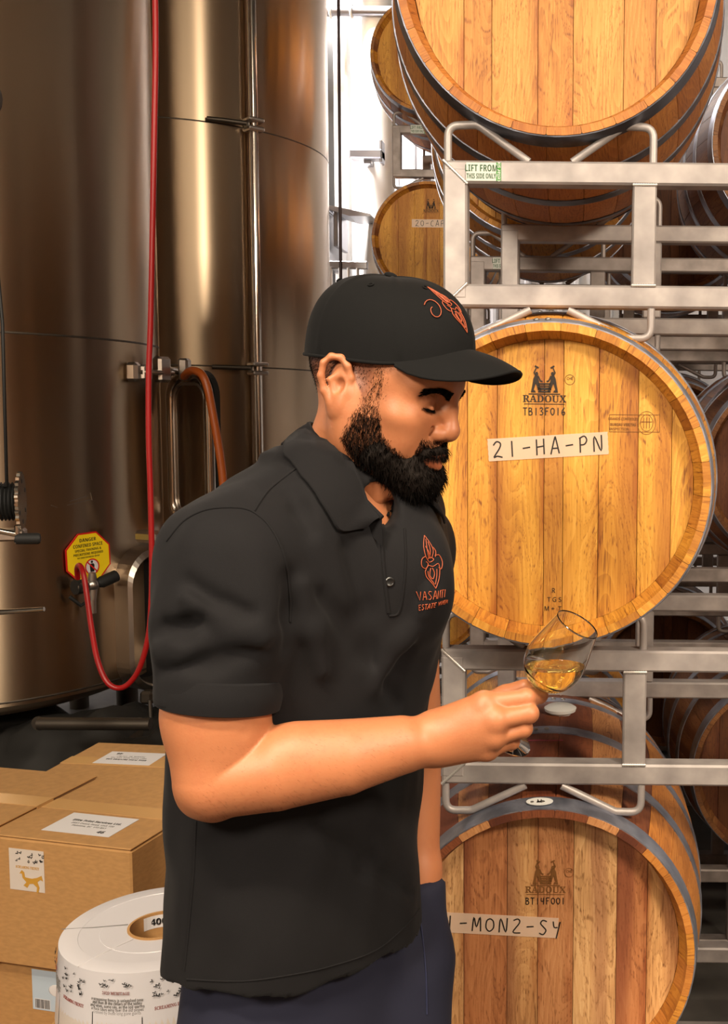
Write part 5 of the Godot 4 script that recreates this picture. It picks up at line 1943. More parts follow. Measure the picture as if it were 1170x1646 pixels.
# ------------------------------------------------------------------ things on and about the tanks
func fittings() -> void:
	var t1: Node3D = get_node("wine_tank")
	var t2: Node3D = get_node("wine_tank_001")
	var low := Vector3(0, -0.001, 0)
	# ---- sign
	var sp := cyl_hit(142, 896, T1, R1 + 0.004)
	var sn := Vector3(sp.x - T1.x, 0, sp.z - T1.z).normalized()
	var sx := Vector3.UP.cross(sn)
	var s := thing("danger_sign", "yellow octagonal confined space warning sign with red edge, on the large tank", "sign", sp)
	s.transform.basis = Basis(sx, Vector3.UP, sn) * Basis(Vector3.BACK, 0.03)
	var oct := func(r: float) -> PackedVector2Array:
		var o := PackedVector2Array()
		for k in 8: o.append(Vector2(cos(PI / 8 + k * PI / 4), sin(PI / 8 + k * PI / 4)) * r)
		return o
	put("sign_edge", MB.new().prism(oct.call(0.100), -0.002, 0.001), M.sign_red, s)
	put("sign_face", MB.new().prism(oct.call(0.094), 0.0, 0.0016), M.sign_yellow, s)
	for row in [["DANGER", 0.0125, 0.066, 1.0], ["CONFINED SPACE", 0.0125, 0.046, 0.85], ["SPECIAL TRAINING &", 0.0088, 0.029, 0.9], ["PRECAUTIONS REQUIRED", 0.0088, 0.0145, 0.85], ["NO UNAUTHORIZED ENTRY", 0.0055, 0.002, 0.95]]:
		words("lettering", row[0], row[1], Transform3D(Basis(), Vector3(0, row[2], 0.0017)), M.print_black, s, "Droid Sans", true, row[3])
	put("pictogram_ground", MB.new().prism(PackedVector2Array(_ring(0.03, 0.03).slice(0, 24)), 0.0, 0.0020, Transform3D(Basis(), Vector3(0.012, -0.036, 0))), M.paper, s)
	var man_mark := MB.new()
	man_mark.prism(PackedVector2Array([Vector2(0.004, -0.055), Vector2(0.020, -0.055), Vector2(0.022, -0.03), Vector2(0.018, -0.024), Vector2(0.006, -0.024), Vector2(0.002, -0.03)]), 0.0, 0.0024)
	man_mark.ball(Vector3(0.012, -0.018, 0.0022), Vector3(0.005, 0.005, 0.0004), 6, 12)
	put("figure_mark", man_mark, M.print_black, s)
	var ban := MB.new()
	ban.stroke(_ring(0.028, 0.028), 0.005, Transform3D(Basis(), Vector3(0.012, -0.036, 0.0024)))
	ban.stroke([Vector2(-0.02, 0.02), Vector2(0, 0), Vector2(0.02, -0.02)], 0.005, Transform3D(Basis(), Vector3(0.012, -0.036, 0.0024)))
	put("ban_mark", ban, M.sign_red, s)
	# ---- sampling valve (part of the tank)
	var vp := cyl_hit(133, 938, T1, R1)
	var vn := Vector3(vp.x - T1.x, 0, vp.z - T1.z).normalized()
	var vx := Vector3.UP.cross(vn)
	var o := vp - T1
	var v := put("sampling_valve", MB.new().tube([o - vn * 0.01, o + vn * 0.06], 0.017, 14).tube([o + vn * 0.055 + Vector3(0, 0.045, 0), o + vn * 0.055, o + vn * 0.055 - Vector3(0, 0.055, 0)], [0.013, 0.02, 0.012], 14).ball(o + vn * 0.055, Vector3(0.024, 0.024, 0.024)), M.steel_satin, t1)
	put("valve_knob", MB.new().tube([o + vn * 0.05 + vx * 0.015, o + vn * 0.06 + vx * 0.035 + Vector3(0, 0.006, 0), o + vn * 0.06 + vx * 0.095 + Vector3(0, 0.022, 0)], [0.012, 0.022, 0.022], 14), M.rubber, v)
	put("valve_cap", MB.new().tube([o + vn * 0.05 - vx * 0.015, o + vn * 0.055 - vx * 0.04, o + vn * 0.055 - vx * 0.07], [0.012, 0.026, 0.027], 14), M.rubber, v)
	put("gauge_face", MB.new().ball(o + vn * 0.075 - vx * 0.055, Vector3(0.018, 0.018, 0.006), 6, 16, Basis(vx, Vector3.UP, vn)), M.steel_dull, v)
	put("drain_lever", MB.new().tube([o + vn * 0.05 - Vector3(0, 0.05, 0), o + vn * 0.05 - vx * 0.045 - Vector3(0, 0.07, 0), o + vn * 0.03 - vx * 0.075 - Vector3(0, 0.035, 0)], 0.007, 8), M.rubber, v)
	put("drain_nozzle", MB.new().tube([o + vn * 0.05 - Vector3(0, 0.05, 0), o + vn * 0.05 - Vector3(0, 0.105, 0)], 0.014, 12), M.steel_satin, v)
	# ---- hinge lug and bar
	var lp := cyl_hit(207, 598, T1, R1)
	var ln := Vector3(lp.x - T1.x, 0, lp.z - T1.z).normalized()
	var lx := Vector3.UP.cross(ln)
	o = lp - T1
	var lug := put("hinge_lug", MB.new().box(o + ln * 0.02, Vector3(0.045, 0.075, 0.05), 0.012, Basis(lx, Vector3.UP, ln)), M.steel_satin, t1)
	put("hinge_bolt", MB.new().tube([o + ln * 0.04 + lx * 0.012, o + ln * 0.052 + lx * 0.012], 0.009, 8), M.steel_dull, lug)
	put("hinge_bar", MB.new().tube([o + ln * 0.035 + lx * 0.02, pt(240, 598, 4.1) - T1, pt(278, 600, 4.25) - T1], 0.010, 10), M.steel_satin, t1)
	put("hinge_block", MB.new().box(pt(260, 594, 4.2) - T1, Vector3(0.05, 0.10, 0.06), 0.01, Basis(Vector3.UP, -0.5)), M.steel_satin, t1)
	put("hinge_block", MB.new().box(pt(231, 599, 4.12) - T1, Vector3(0.05, 0.06, 0.05), 0.008, Basis(Vector3.UP, -0.5)), M.steel_satin, t1)
	# ---- the round-cornered door hanging open
	var dc := pt(308, 724, 4.4)
	var db := Basis(Vector3.UP, -0.70)
	var dx := Transform3D(db, dc - T1)
	var door := put("manway_door", MB.new().prism(rounded(0.28, 0.58, 0.085, 8), -0.012, 0.004, dx), M.steel_polished, t1)
	var ring := []
	for q in rounded(0.30, 0.62, 0.095, 10): ring.append(dx * Vector3(q.x, q.y, 0.004))
	put("door_rim", MB.new().tube(ring, 0.021, 12, false, true), M.steel_polished, door)
	var gk := []
	for q in rounded(0.245, 0.55, 0.075, 10): gk.append(dx * Vector3(q.x, q.y, 0.008))
	put("door_bead", MB.new().tube(gk, 0.007, 8, false, true), M.steel_satin, door)
	put("door_back_rim", MB.new().prism(rounded(0.335, 0.66, 0.11, 8), -0.035, -0.012, dx), M.rubber, door)
	put("door_arm", MB.new().tube([dx * Vector3(-0.12, 0.33, -0.02), pt(262, 594, 4.2) - T1], 0.014, 10), M.steel_satin, door)
	put("door_clip", MB.new().box(pt(297, 594, 4.36) - T1, Vector3(0.04, 0.09, 0.05), 0.008), M.steel_satin, door)
	# ---- the manway itself, seen from the side
	var mp := cyl_hit(233, 988, T1, R1)
	var mn := Vector3(mp.x - T1.x, 0, mp.z - T1.z).normalized().rotated(Vector3.UP, -0.38)
	var mx := Vector3.UP.cross(mn)
	var mt := Transform3D(Basis(mx, Vector3.UP, mn), mp - T1 + mn * 0.02)
	var outline := rounded(0.36, 0.56, 0.13, 10)
	var neck := MB.new()
	for ringz in [[1.0, -0.1, 1.0, 0.10], [1.0, 0.10, 0.93, 0.112], [0.93, 0.112, 0.9, 0.10], [0.9, 0.10, 0.9, -0.02]]:
		for k in outline.size():
			var a := outline[k]
			var b := outline[(k + 1) % outline.size()]
			neck.tri(mt * Vector3(a.x * ringz[0], a.y * ringz[0], ringz[1]), mt * Vector3(b.x * ringz[0], b.y * ringz[0], ringz[1]), mt * Vector3(b.x * ringz[2], b.y * ringz[2], ringz[3]))
			neck.tri(mt * Vector3(a.x * ringz[0], a.y * ringz[0], ringz[1]), mt * Vector3(b.x * ringz[2], b.y * ringz[2], ringz[3]), mt * Vector3(a.x * ringz[2], a.y * ringz[2], ringz[3]))
	var mw := put("manway_neck", neck, M.steel_satin, t1)
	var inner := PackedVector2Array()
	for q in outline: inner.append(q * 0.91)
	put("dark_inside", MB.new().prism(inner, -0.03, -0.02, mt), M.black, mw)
	put("latch", MB.new().box(pt(238, 862, 3.95) - T1, Vector3(0.10, 0.045, 0.05), 0.012, Basis(Vector3.UP, -0.4)), M.steel_satin, mw)
	put("latch", MB.new().box(pt(238, 1120, 3.95) - T1, Vector3(0.05, 0.05, 0.05), 0.01), M.steel_dull, mw)
	put("latch_screw", MB.new().tube([pt(241, 1125, 3.93) - T1, pt(243, 1175, 3.93) - T1, pt(245, 1185, 3.93) - T1, pt(240, 1203, 3.93) - T1], 0.008, 8).ball(pt(240, 1203, 3.93) - T1, Vector3.ONE * 0.013).ball(pt(244, 1180, 3.93) - T1, Vector3.ONE * 0.016), M.steel_satin, mw)
	var mark := MB.new()
	for q in [[82, 812, 92, 816], [108, 812, 146, 803], [112, 806, 140, 797], [145, 792, 148, 804]]:
		mark.tube([cyl_hit(q[0], q[1], T1, R1) - T1, cyl_hit((q[0] + q[2]) * 0.5, (q[1] + q[3]) * 0.5, T1, R1) - T1, cyl_hit(q[2], q[3], T1, R1) - T1], 0.003, 5, true, false, 0.3)
	put("chalk_mark", mark, M.steel_satin, t1)
	# ---- pipe on the second tank
	var top := cyl_hit(397, 60, T2, R2)
	var pn := Vector3(top.x - T2.x, 0, top.z - T2.z).normalized()
	var pc := Vector3(top.x, 0, top.z) + pn * 0.055
	put("riser_pipe", MB.new().tube([Vector3(pc.x, 0.9, pc.z) - T2, Vector3(pc.x, 4.9, pc.z) - T2], 0.022, 18), M.steel_polished, t2)
	var px := Vector3.UP.cross(pn)
	for py in [192.0, 585.0]:
		var y := cyl_hit(397, py, T2, R2 + 0.055).y
		var c := Vector3(pc.x, y, pc.z) - T2
		var cl := put("pipe_clamp", MB.new().box(c, Vector3(0.085, 0.022, 0.085), 0.006, Basis(px, Vector3.UP, pn)).box(c - Vector3(0, 0.045, 0), Vector3(0.085, 0.022, 0.085), 0.006, Basis(px, Vector3.UP, pn)).box(c - pn * 0.03 - Vector3(0, 0.02, 0), Vector3(0.06, 0.06, 0.05), 0.006, Basis(px, Vector3.UP, pn)), M.steel_satin, t2)
		put("clamp_strap", MB.new().tube([c - px * 0.04 - Vector3(0, 0.02, 0), c - px * 0.15 - pn * 0.03 - Vector3(0, 0.02, 0), c - px * 0.22 - pn * 0.06 - Vector3(0, 0.02, 0)], 0.012, 8), M.steel_dull, cl)
	# ---- hoses and cables
	var hp := []
	for q in [[251, -30, 3.2], [250, 60, 3.2], [248, 200, 3.2], [245, 380, 3.2], [242, 520, 3.2], [239, 600, 3.2], [239, 700, 3.2], [242, 800, 3.2], [244, 900, 3.2], [243, 970, 3.2], [238, 1025, 3.2], [225, 1072, 3.2], [208, 1098, 3.2], [190, 1106, 3.2], [172, 1096, 3.2], [157, 1062, 3.22], [147, 1010, 3.27], [140, 960, 3.31], [134, 922, 3.33], [128, 909, 3.36], [124, 914, 3.39], [125, 930, 3.41]]: hp.append(pt(q[0], q[1], q[2]))
	hp[0] = hp[1] + Vector3(0.002, 0.3, 0)
	for y in [0.9, 1.6]: hp.push_front(hp[0] + Vector3(0, y, 0) * 0.6)
	hp[0].y = 5.6
	var hose := put("red_hose", MB.new().tube(smooth(hp, 6), 0.0085, 12), M.red_hose)
	tag(hose, "red air hose hanging down past the large tank and looping up to its valve", "hose")
	var bh := []
	for q in [[296, 605, 4.32], [303, 598, 4.25], [313, 596, 4.2], [325, 603, 4.17], [334, 625, 4.16], [341, 660, 4.16], [350, 710, 4.16], [357, 760, 4.16], [362, 830, 4.16], [364, 900, 4.16], [364, 1000, 4.16], [362, 1150, 4.16]]: bh.append(pt(q[0], q[1], q[2]))
	var floor_end: Vector3 = bh[-1]
	bh.append(Vector3(floor_end.x, 0.1, floor_end.z))
	bh.append(Vector3(floor_end.x + 0.1, 0.017, floor_end.z + 0.1))
	bh.append(Vector3(floor_end.x + 0.4, 0.017, floor_end.z + 0.1))
	tag(put("brown_hose", MB.new().tube(smooth(bh, 6), 0.016, 14), M.brown_hose), "thick amber hose draped over the open round-cornered tank door", "hose")
	tag(put("dark_red_cable", MB.new().tube([pt(545, -40, 5.5) * Vector3(1, 0, 1) + Vector3(0, 5.6, 0), pt(546, 250, 5.5), pt(548, 480, 5.5), pt(549, 700, 5.5)], 0.008, 8), M.dark_red), "thin dark red cable hanging between the second tank and the white wall", "cable")
	# ---- winch on its stand
	var wc := pt(22, 806, 2.7)
	var stand := thing("winch_stand", "steel stand at the left edge with a chrome rod sticking out", "stand", Vector3(wc.x - 0.13, 0, wc.z - 0.02))
	put("post", MB.new().box(Vector3(0, 1.25, 0), Vector3(0.05, 2.5, 0.05), 0.004), M.steel_dull, stand)
	put("foot_plate", MB.new().box(Vector3(0, 0.01, 0), Vector3(0.5, 0.02, 0.5), 0.004), M.steel_dull, stand)
	put("top_pulley", MB.new().tube([Vector3(0.06, 2.42, -0.02), Vector3(0.06, 2.42, 0.02)], 0.06, 20), M.steel_dull, stand)
	var so := stand.position
	put("rod", MB.new().tube([Vector3(0, pt(-60, 993, 2.7).y, 0.03), pt(0, 984, 2.7) - so, pt(71, 979, 2.7) - so], [0.007, 0.007, 0.006], 10), M.steel_polished, stand)
	var w := thing("hand_winch", "hand winch with a toothed gear wheel and black grip at the left edge", "winch", wc)
	var wb := Basis(Vector3.UP, 0.35)
	w.transform.basis = wb
	var turnx := Basis(Vector3.BACK, -PI / 2)
	put("drum", MB.new().lathe([Vector2(0.0, -0.05), Vector2(0.045, -0.05), Vector2(0.045, 0.012), Vector2(0.0, 0.012)], 28, Transform3D(turnx, Vector3.ZERO)), M.rubber, w)
	for k in 7: put("cable_turn", MB.new().lathe([Vector2(0.045, -0.048 + k * 0.0085), Vector2(0.050, -0.0445 + k * 0.0085), Vector2(0.045, -0.041 + k * 0.0085)], 28, Transform3D(turnx, Vector3.ZERO)), M.black, w)
	put("drum_flange", MB.new().lathe([Vector2(0.0, -0.054), Vector2(0.066, -0.054), Vector2(0.066, -0.05), Vector2(0.0, -0.05)], 32, Transform3D(turnx, Vector3.ZERO)), M.steel_polished, w)
	var gear := PackedVector2Array()
	for k in 96: gear.append(Vector2(cos(TAU * k / 96.0), sin(TAU * k / 96.0)) * (0.0765 if k % 4 < 2 else 0.071))
	put("gear_wheel", MB.new().prism(gear, 0.012, 0.02, Transform3D(Basis(Vector3.UP, PI / 2), Vector3.ZERO)), M.steel_polished, w)
	for k in 6: put("gear_hole", MB.new().tube([Vector3(0.0195, cos(k * TAU / 6) * 0.052, sin(k * TAU / 6) * 0.052), Vector3(0.0205, cos(k * TAU / 6) * 0.052, sin(k * TAU / 6) * 0.052)], 0.006, 10), M.rubber, w)
	put("cheek_plate", MB.new().box(Vector3(-0.03, -0.085, 0), Vector3(0.11, 0.03, 0.06), 0.005).box(Vector3(-0.065, -0.045, 0), Vector3(0.006, 0.1, 0.07), 0.002), M.steel_satin, w)
	put("crank", MB.new().box(Vector3(0.01, -0.082, 0.03), Vector3(0.012, 0.05, 0.014), 0.003).tube([Vector3(-0.04, -0.07, 0.03), Vector3(0.02, -0.085, 0.03)], 0.007, 8), M.steel_polished, w)
	put("grip", MB.new().tube([Vector3(0.004, -0.092, 0.03), Vector3(0.01, -0.093, 0.03), Vector3(0.058, -0.094, 0.03), Vector3(0.062, -0.094, 0.03)], [0.010, 0.0145, 0.0145, 0.011], 14), M.rubber, w)
	tag(put("winch_cable", MB.new().tube([Vector3(stand.position.x + 0.09, 2.42, stand.position.z + 0.02), pt(4, 520, 2.7), pt(11, 780, 2.66), wc + Vector3(-0.01, 0.04, 0.03)], 0.0042, 8), M.black), "thin black cable running up the left edge from the winch", "cable")
	# ---- pipes and hoses on the floor under the tanks
	tag(put("floor_pipe", MB.new().tube([pt(62, 1163, 3.4), pt(242, 1164, 3.4)], 0.021, 16).tube([pt(62, 1163, 3.4), pt(62, 1163, 3.4) + Vector3(0, 0, -0.001)], 0.024, 16), M.steel_dull), "dark horizontal pipe under the large tank", "pipe")
	tag(put("floor_pipe", MB.new().tube([pt(150, 1240, 3.6), pt(250, 1168, 3.95)], 0.03, 16), M.steel_dull), "slanting brace pipe under the large tank, behind the farthest carton", "pipe")
	for k in 4:
		var path := []
		for q in 22:
			var a := TAU * q / 14.0 + k
			path.append(Vector3(-2.15 - k * 0.1 + cos(a) * (0.42 - k * 0.05) + q * 0.006, 0.03 + k * 0.055, -3.5 + sin(a) * (0.28 - k * 0.02)))
		tag(put("floor_hose", MB.new().tube(smooth(path, 4), 0.026, 10), M.dark_red if k == 2 else M.rubber), ["black hose coiled on the floor under the large tank, lowest coil", "black hose coil, second from the floor under the large tank", "dark red hose coil under the large tank", "top coil of black hose under the large tank"][k], "hose")
	var tarp := MB.new()
	var wv := noise(1.6, FastNoiseLite.TYPE_SIMPLEX_SMOOTH, 3, 31)
	var nx := 40
	var ny := 24
	for j in ny + 1:
		for i in nx + 1:
			var u := float(i) / nx
			var vv := float(j) / ny
			var p := Vector3(lerpf(-2.9, -1.25, u), 0.10 + 0.42 * exp(-pow((vv - 0.7) / 0.35, 2.0)) + wv.get_noise_2d(u * 3.0, vv * 2.0) * 0.12, lerpf(-3.1, -4.3, vv))
			p.y = maxf(p.y * smoothstep(0.0, 0.15, minf(minf(u, 1.0 - u), minf(vv, 1.0 - vv))), 0.004)
			tarp.vert(p, Vector3.UP)
	for j in ny:
		for i in nx:
			var a := j * (nx + 1) + i
			tarp.tri_i(a, a + 1, a + nx + 2)
			tarp.tri_i(a, a + nx + 2, a + nx + 1)
	for i in tarp.v.size():
		var c := i % (nx + 1)
		var r := i / (nx + 1)
		var du := tarp.v[r * (nx + 1) + mini(c + 1, nx)] - tarp.v[r * (nx + 1) + maxi(c - 1, 0)]
		var dv := tarp.v[mini(r + 1, ny) * (nx + 1) + c] - tarp.v[maxi(r - 1, 0) * (nx + 1) + c]
		tarp.n[i] = du.cross(dv).normalized()
	tag(put("tarpaulin", tarp, M.tarp), "dark crumpled tarpaulin heaped under the large tank", "tarpaulin")


func back_corner() -> void:
	# what shows between the second tank and the back barrels
	var zc := -7.6
	var col := thing("steel_column", "white steel column with an open dark channel, against the back wall", "column", Vector3(-1.83, 0, zc))
	put("flange", MB.new().box(Vector3(-0.13, 2.8, 0.0), Vector3(0.12, 5.6, 0.05), 0.004), M.wall_white, col)
	put("dark_channel", MB.new().box(Vector3(0.0, 2.8, -0.04), Vector3(0.16, 5.6, 0.02)), M.black, col)
	put("flange", MB.new().box(Vector3(0.10, 2.8, 0.0), Vector3(0.09, 5.6, 0.05), 0.004), M.wall_grey, col)
	put("web_lip", MB.new().box(Vector3(0.155, 2.8, 0.03), Vector3(0.02, 5.6, 0.1), 0.003), M.wall_grey, col)
	var post := thing("white_post", "round white post beside the steel column at the back", "post", Vector3(-1.45, 0, zc + 0.1))
	put("shaft", MB.new().tube([Vector3(0, 0, 0), Vector3(0, 5.6, 0)], 0.11, 24), M.plastic_white, post)
	for k in 2:
		var y := [4.48, 4.34][k] as float
		var p := thing("conduit_pipe", ["upper conduit crossing high at the back, above the steel column", "lower conduit crossing high at the back, above the steel column"][k], "pipe", Vector3(-1.9, y, zc + 0.22), 0.0, "conduits")
		put("tube", MB.new().tube([Vector3(-1.9, 0, 0), Vector3(1.2, 0, 0)], [0.05, 0.035][k], 16), M.conduit, p)
		for q in [-0.12, 0.02, 0.16, 0.3]:
			var ring := []
			for s in 20: ring.append(Vector3(q, cos(TAU * s / 20) * ([0.056, 0.041][k]), sin(TAU * s / 20) * ([0.056, 0.041][k])))
			put("strap", MB.new().tube(ring, 0.009, 6, false, true), M.plastic_white, p)
		for q in [-1.6, 1.1]:
			put("drop_rod", MB.new().tube([Vector3(q, 0.03, 0), Vector3(q, 5.6 - y, 0)], 0.006, 6), M.conduit, p)
	var arm := thing("bracket_arm", "grey steel bracket arm on the back column, level with the highest rack", "bracket", pt(590, 250, 7.3))
	put("arm", MB.new().box(Vector3.ZERO, Vector3(0.22, 0.06, 0.12), 0.008), M.conduit, arm)
	put("end_plate", MB.new().box(Vector3(0.10, 0.02, 0.0), Vector3(0.02, 0.15, 0.1), 0.004), M.conduit, arm)
	put("stay", MB.new().box(Vector3(0.0, -0.03, -0.12), Vector3(0.05, 0.05, 0.24), 0.004), M.conduit, arm)
	var sh := thing("wall_shelf", "pointed metal shelf bracket low on the back column, beside the dark red cable", "shelf", pt(566, 343, 7.2))
	put("plate", MB.new().prism(PackedVector2Array([Vector2(-0.16, 0.04), Vector2(0.14, -0.02), Vector2(0.15, -0.035), Vector2(0.0, -0.035), Vector2(-0.16, 0.015)]), -0.2, 0.1), M.conduit, sh)
	put("stay", MB.new().box(Vector3(-0.1, -0.1, -0.1), Vector3(0.03, 0.25, 0.3), 0.004), M.conduit, sh)
	var cur := thing("strip_curtain", "hanging white strip curtain at the back, above the man's cap", "curtain", Vector3(-1.72, 0, -7.1))
	for k in 9: put("strip", MB.new().tube([Vector3(-0.26 + k * 0.058, 2.6, 0.01 * (k % 2)), Vector3(-0.26 + k * 0.058, 0.1, 0.012 * (k % 2))], 0.032, 10, true, false, 0.25, Vector3.BACK), M.plastic_white, cur)
	put("rail", MB.new().box(Vector3(-0.03, 2.62, 0.0), Vector3(0.6, 0.05, 0.05), 0.004), M.conduit, cur)
	put("hanger", MB.new().box(Vector3(-0.03, 2.8, -0.22), Vector3(0.04, 0.36, 0.44), 0.004), M.conduit, cur)


func across_the_aisle() -> void:
	var src: Node3D = get_node("oak_barrel")
	for c in 5:
		for r in 3:
			dup(src, "oak_barrel", Vector3(-2.2 + c * 0.79 + (0.5 if c > 2 else 0.0), [0.28, 1.18, 2.1][r], 3.4), "oak barrel across the aisle, behind the camera", "barrels behind the camera", PI)
	for c in 3:
		for r in 3:
			dup(src, "oak_barrel", Vector3(3.2, [0.28, 1.18, 2.1][r], -1.7 + c * 0.79), "oak barrel by the right wall, beside the camera", "barrels by the right wall", -PI / 2)
	for q in [[Vector3(-0.4, 0, 3.4), 0.0, "rack across the aisle, behind the camera", 4.6], [Vector3(3.2, 0, -0.9), PI / 2, "rack by the right wall, beside the camera", 2.6]]:
		for r in 3:
			var t := thing("barrel_rack", q[2], "rack", q[0] + Vector3(0, [0.0, 0.915, 1.835][r], 0), q[1], q[2].replace("rack", "racks"))
			for z in [-0.3, 0.3]:
				for y in [0.03, 0.235]: put("rail", MB.new().box(Vector3(0, y, z), Vector3(q[3], 0.05, 0.05), 0.004), M.rack_metal_old, t)
				for k in 5: put("post", MB.new().box(Vector3(q[3] * (k / 4.0 - 0.5) * 0.98, 0.13, z), Vector3(0.05, 0.16, 0.05)), M.rack_metal_old, t)


func _ready() -> void:
	rng.seed = 7
	lens_axes()
	# ---- camera
	var cam := Camera3D.new()
	cam.name = "camera"
	add_child(cam)
	cam.near = 0.05
	cam.far = 60.0
	cam.set_frustum(cam.near * 1646.0 / FOCAL, Vector2((585.0 - CENTRE.x) / FOCAL * cam.near, 0.0), 0.05, 60.0)
	cam.transform = Transform3D(Basis(cam_right, cam_up, -cam_fwd), EYE)
	cam.current = true
	# ---- sky, exposure
	var we := WorldEnvironment.new()
	we.name = "environment"
	var env := Environment.new()
	env.background_mode = Environment.BG_COLOR
	env.background_color = Color(0.05, 0.05, 0.055)
	env.tonemap_mode = Environment.TONE_MAPPER_LINEAR
	env.tonemap_exposure = 0.88
	env.sdfgi_enabled = true
	env.ssao_enabled = true
	env.ssil_enabled = true
	we.environment = env
	add_child(we)
	materials()
	# ---- lamps: high bay panels under the roof
	lamp(Vector3(-1.6, 3.5, 1.9), Vector2(0.8, 0.6), 19.5, Color(1.0, 0.94, 0.85), "flood lamp hung behind the camera on the left, aimed at the racks", Vector3(-0.3, 1.3, -1.7))
	lamp(Vector3(2.2, 3.4, 0.9), Vector2(0.6, 0.5), 17.5, Color(1.0, 0.93, 0.83), "flood lamp hung behind the camera on the right, aimed at the racks", Vector3(0.0, 1.4, -1.9))
	lamp(Vector3(0.6, 5.0, 0.6), Vector2(1.6, 0.5), 15.0, Color(1.0, 0.93, 0.82), "long ceiling lamp above the aisle, over the camera")
	lamp(Vector3(-0.6, 4.3, 0.6), Vector2(0.8, 0.5), 48.0, Color(1.0, 0.92, 0.80), "flood lamp hung above the camera, aimed at the barrels across the aisle", Vector3(-0.6, 1.2, 3.4))
	lamp(Vector3(-2.4, 5.2, -7.1), Vector2(1.6, 0.4), 130.0, Color(1.0, 0.97, 0.95), "ceiling lamp above the white back wall, behind the tanks")
	room()
	tanks()
	cellar()
	man()
	glass()
	fittings()
	cartons()
	back_corner()
	across_the_aisle()


func lamp(at: Vector3, size: Vector2, energy: float, color: Color, label: String, aim := Vector3.INF) -> void:
	var t := thing("ceiling_lamp", label, "lamp", at, 0.0, "lamps under the roof")
	var b := Basis.IDENTITY
	if aim.is_finite():
		var down := (aim - at).normalized()
		var bx := Vector3.UP.cross(-down).normalized()
		b = Basis(bx, -down, bx.cross(-down))
	var turned := func(called: String, mb: MB, m: Material) -> void:
		put(called, mb, m, t).transform.basis = b
	turned.call("housing", MB.new().box(Vector3(0, 0.055, 0), Vector3(size.x + 0.06, 0.08, size.y + 0.06), 0.01), M.dark_metal)
	turned.call("diffuser", MB.new().box(Vector3(0, 0.008, 0), Vector3(size.x, 0.012, size.y)), M.lamp_face)
	put("hanger", MB.new().box(Vector3(0, (5.6 - at.y) * 0.5 + 0.05, 0), Vector3(0.03, 5.6 - at.y - 0.1, 0.03)), M.dark_metal, t)
	var l := AreaLight3D.new()
	l.name = "light"
	l.area_size = size
	l.light_energy = energy
	l.light_color = color
	l.shadow_enabled = true
	l.area_range = 30.0
	l.area_attenuation = 2.0
	t.add_child(l)
	l.transform = Transform3D(b * Basis(Vector3.RIGHT, -PI / 2), b * Vector3(0, -0.01, 0))


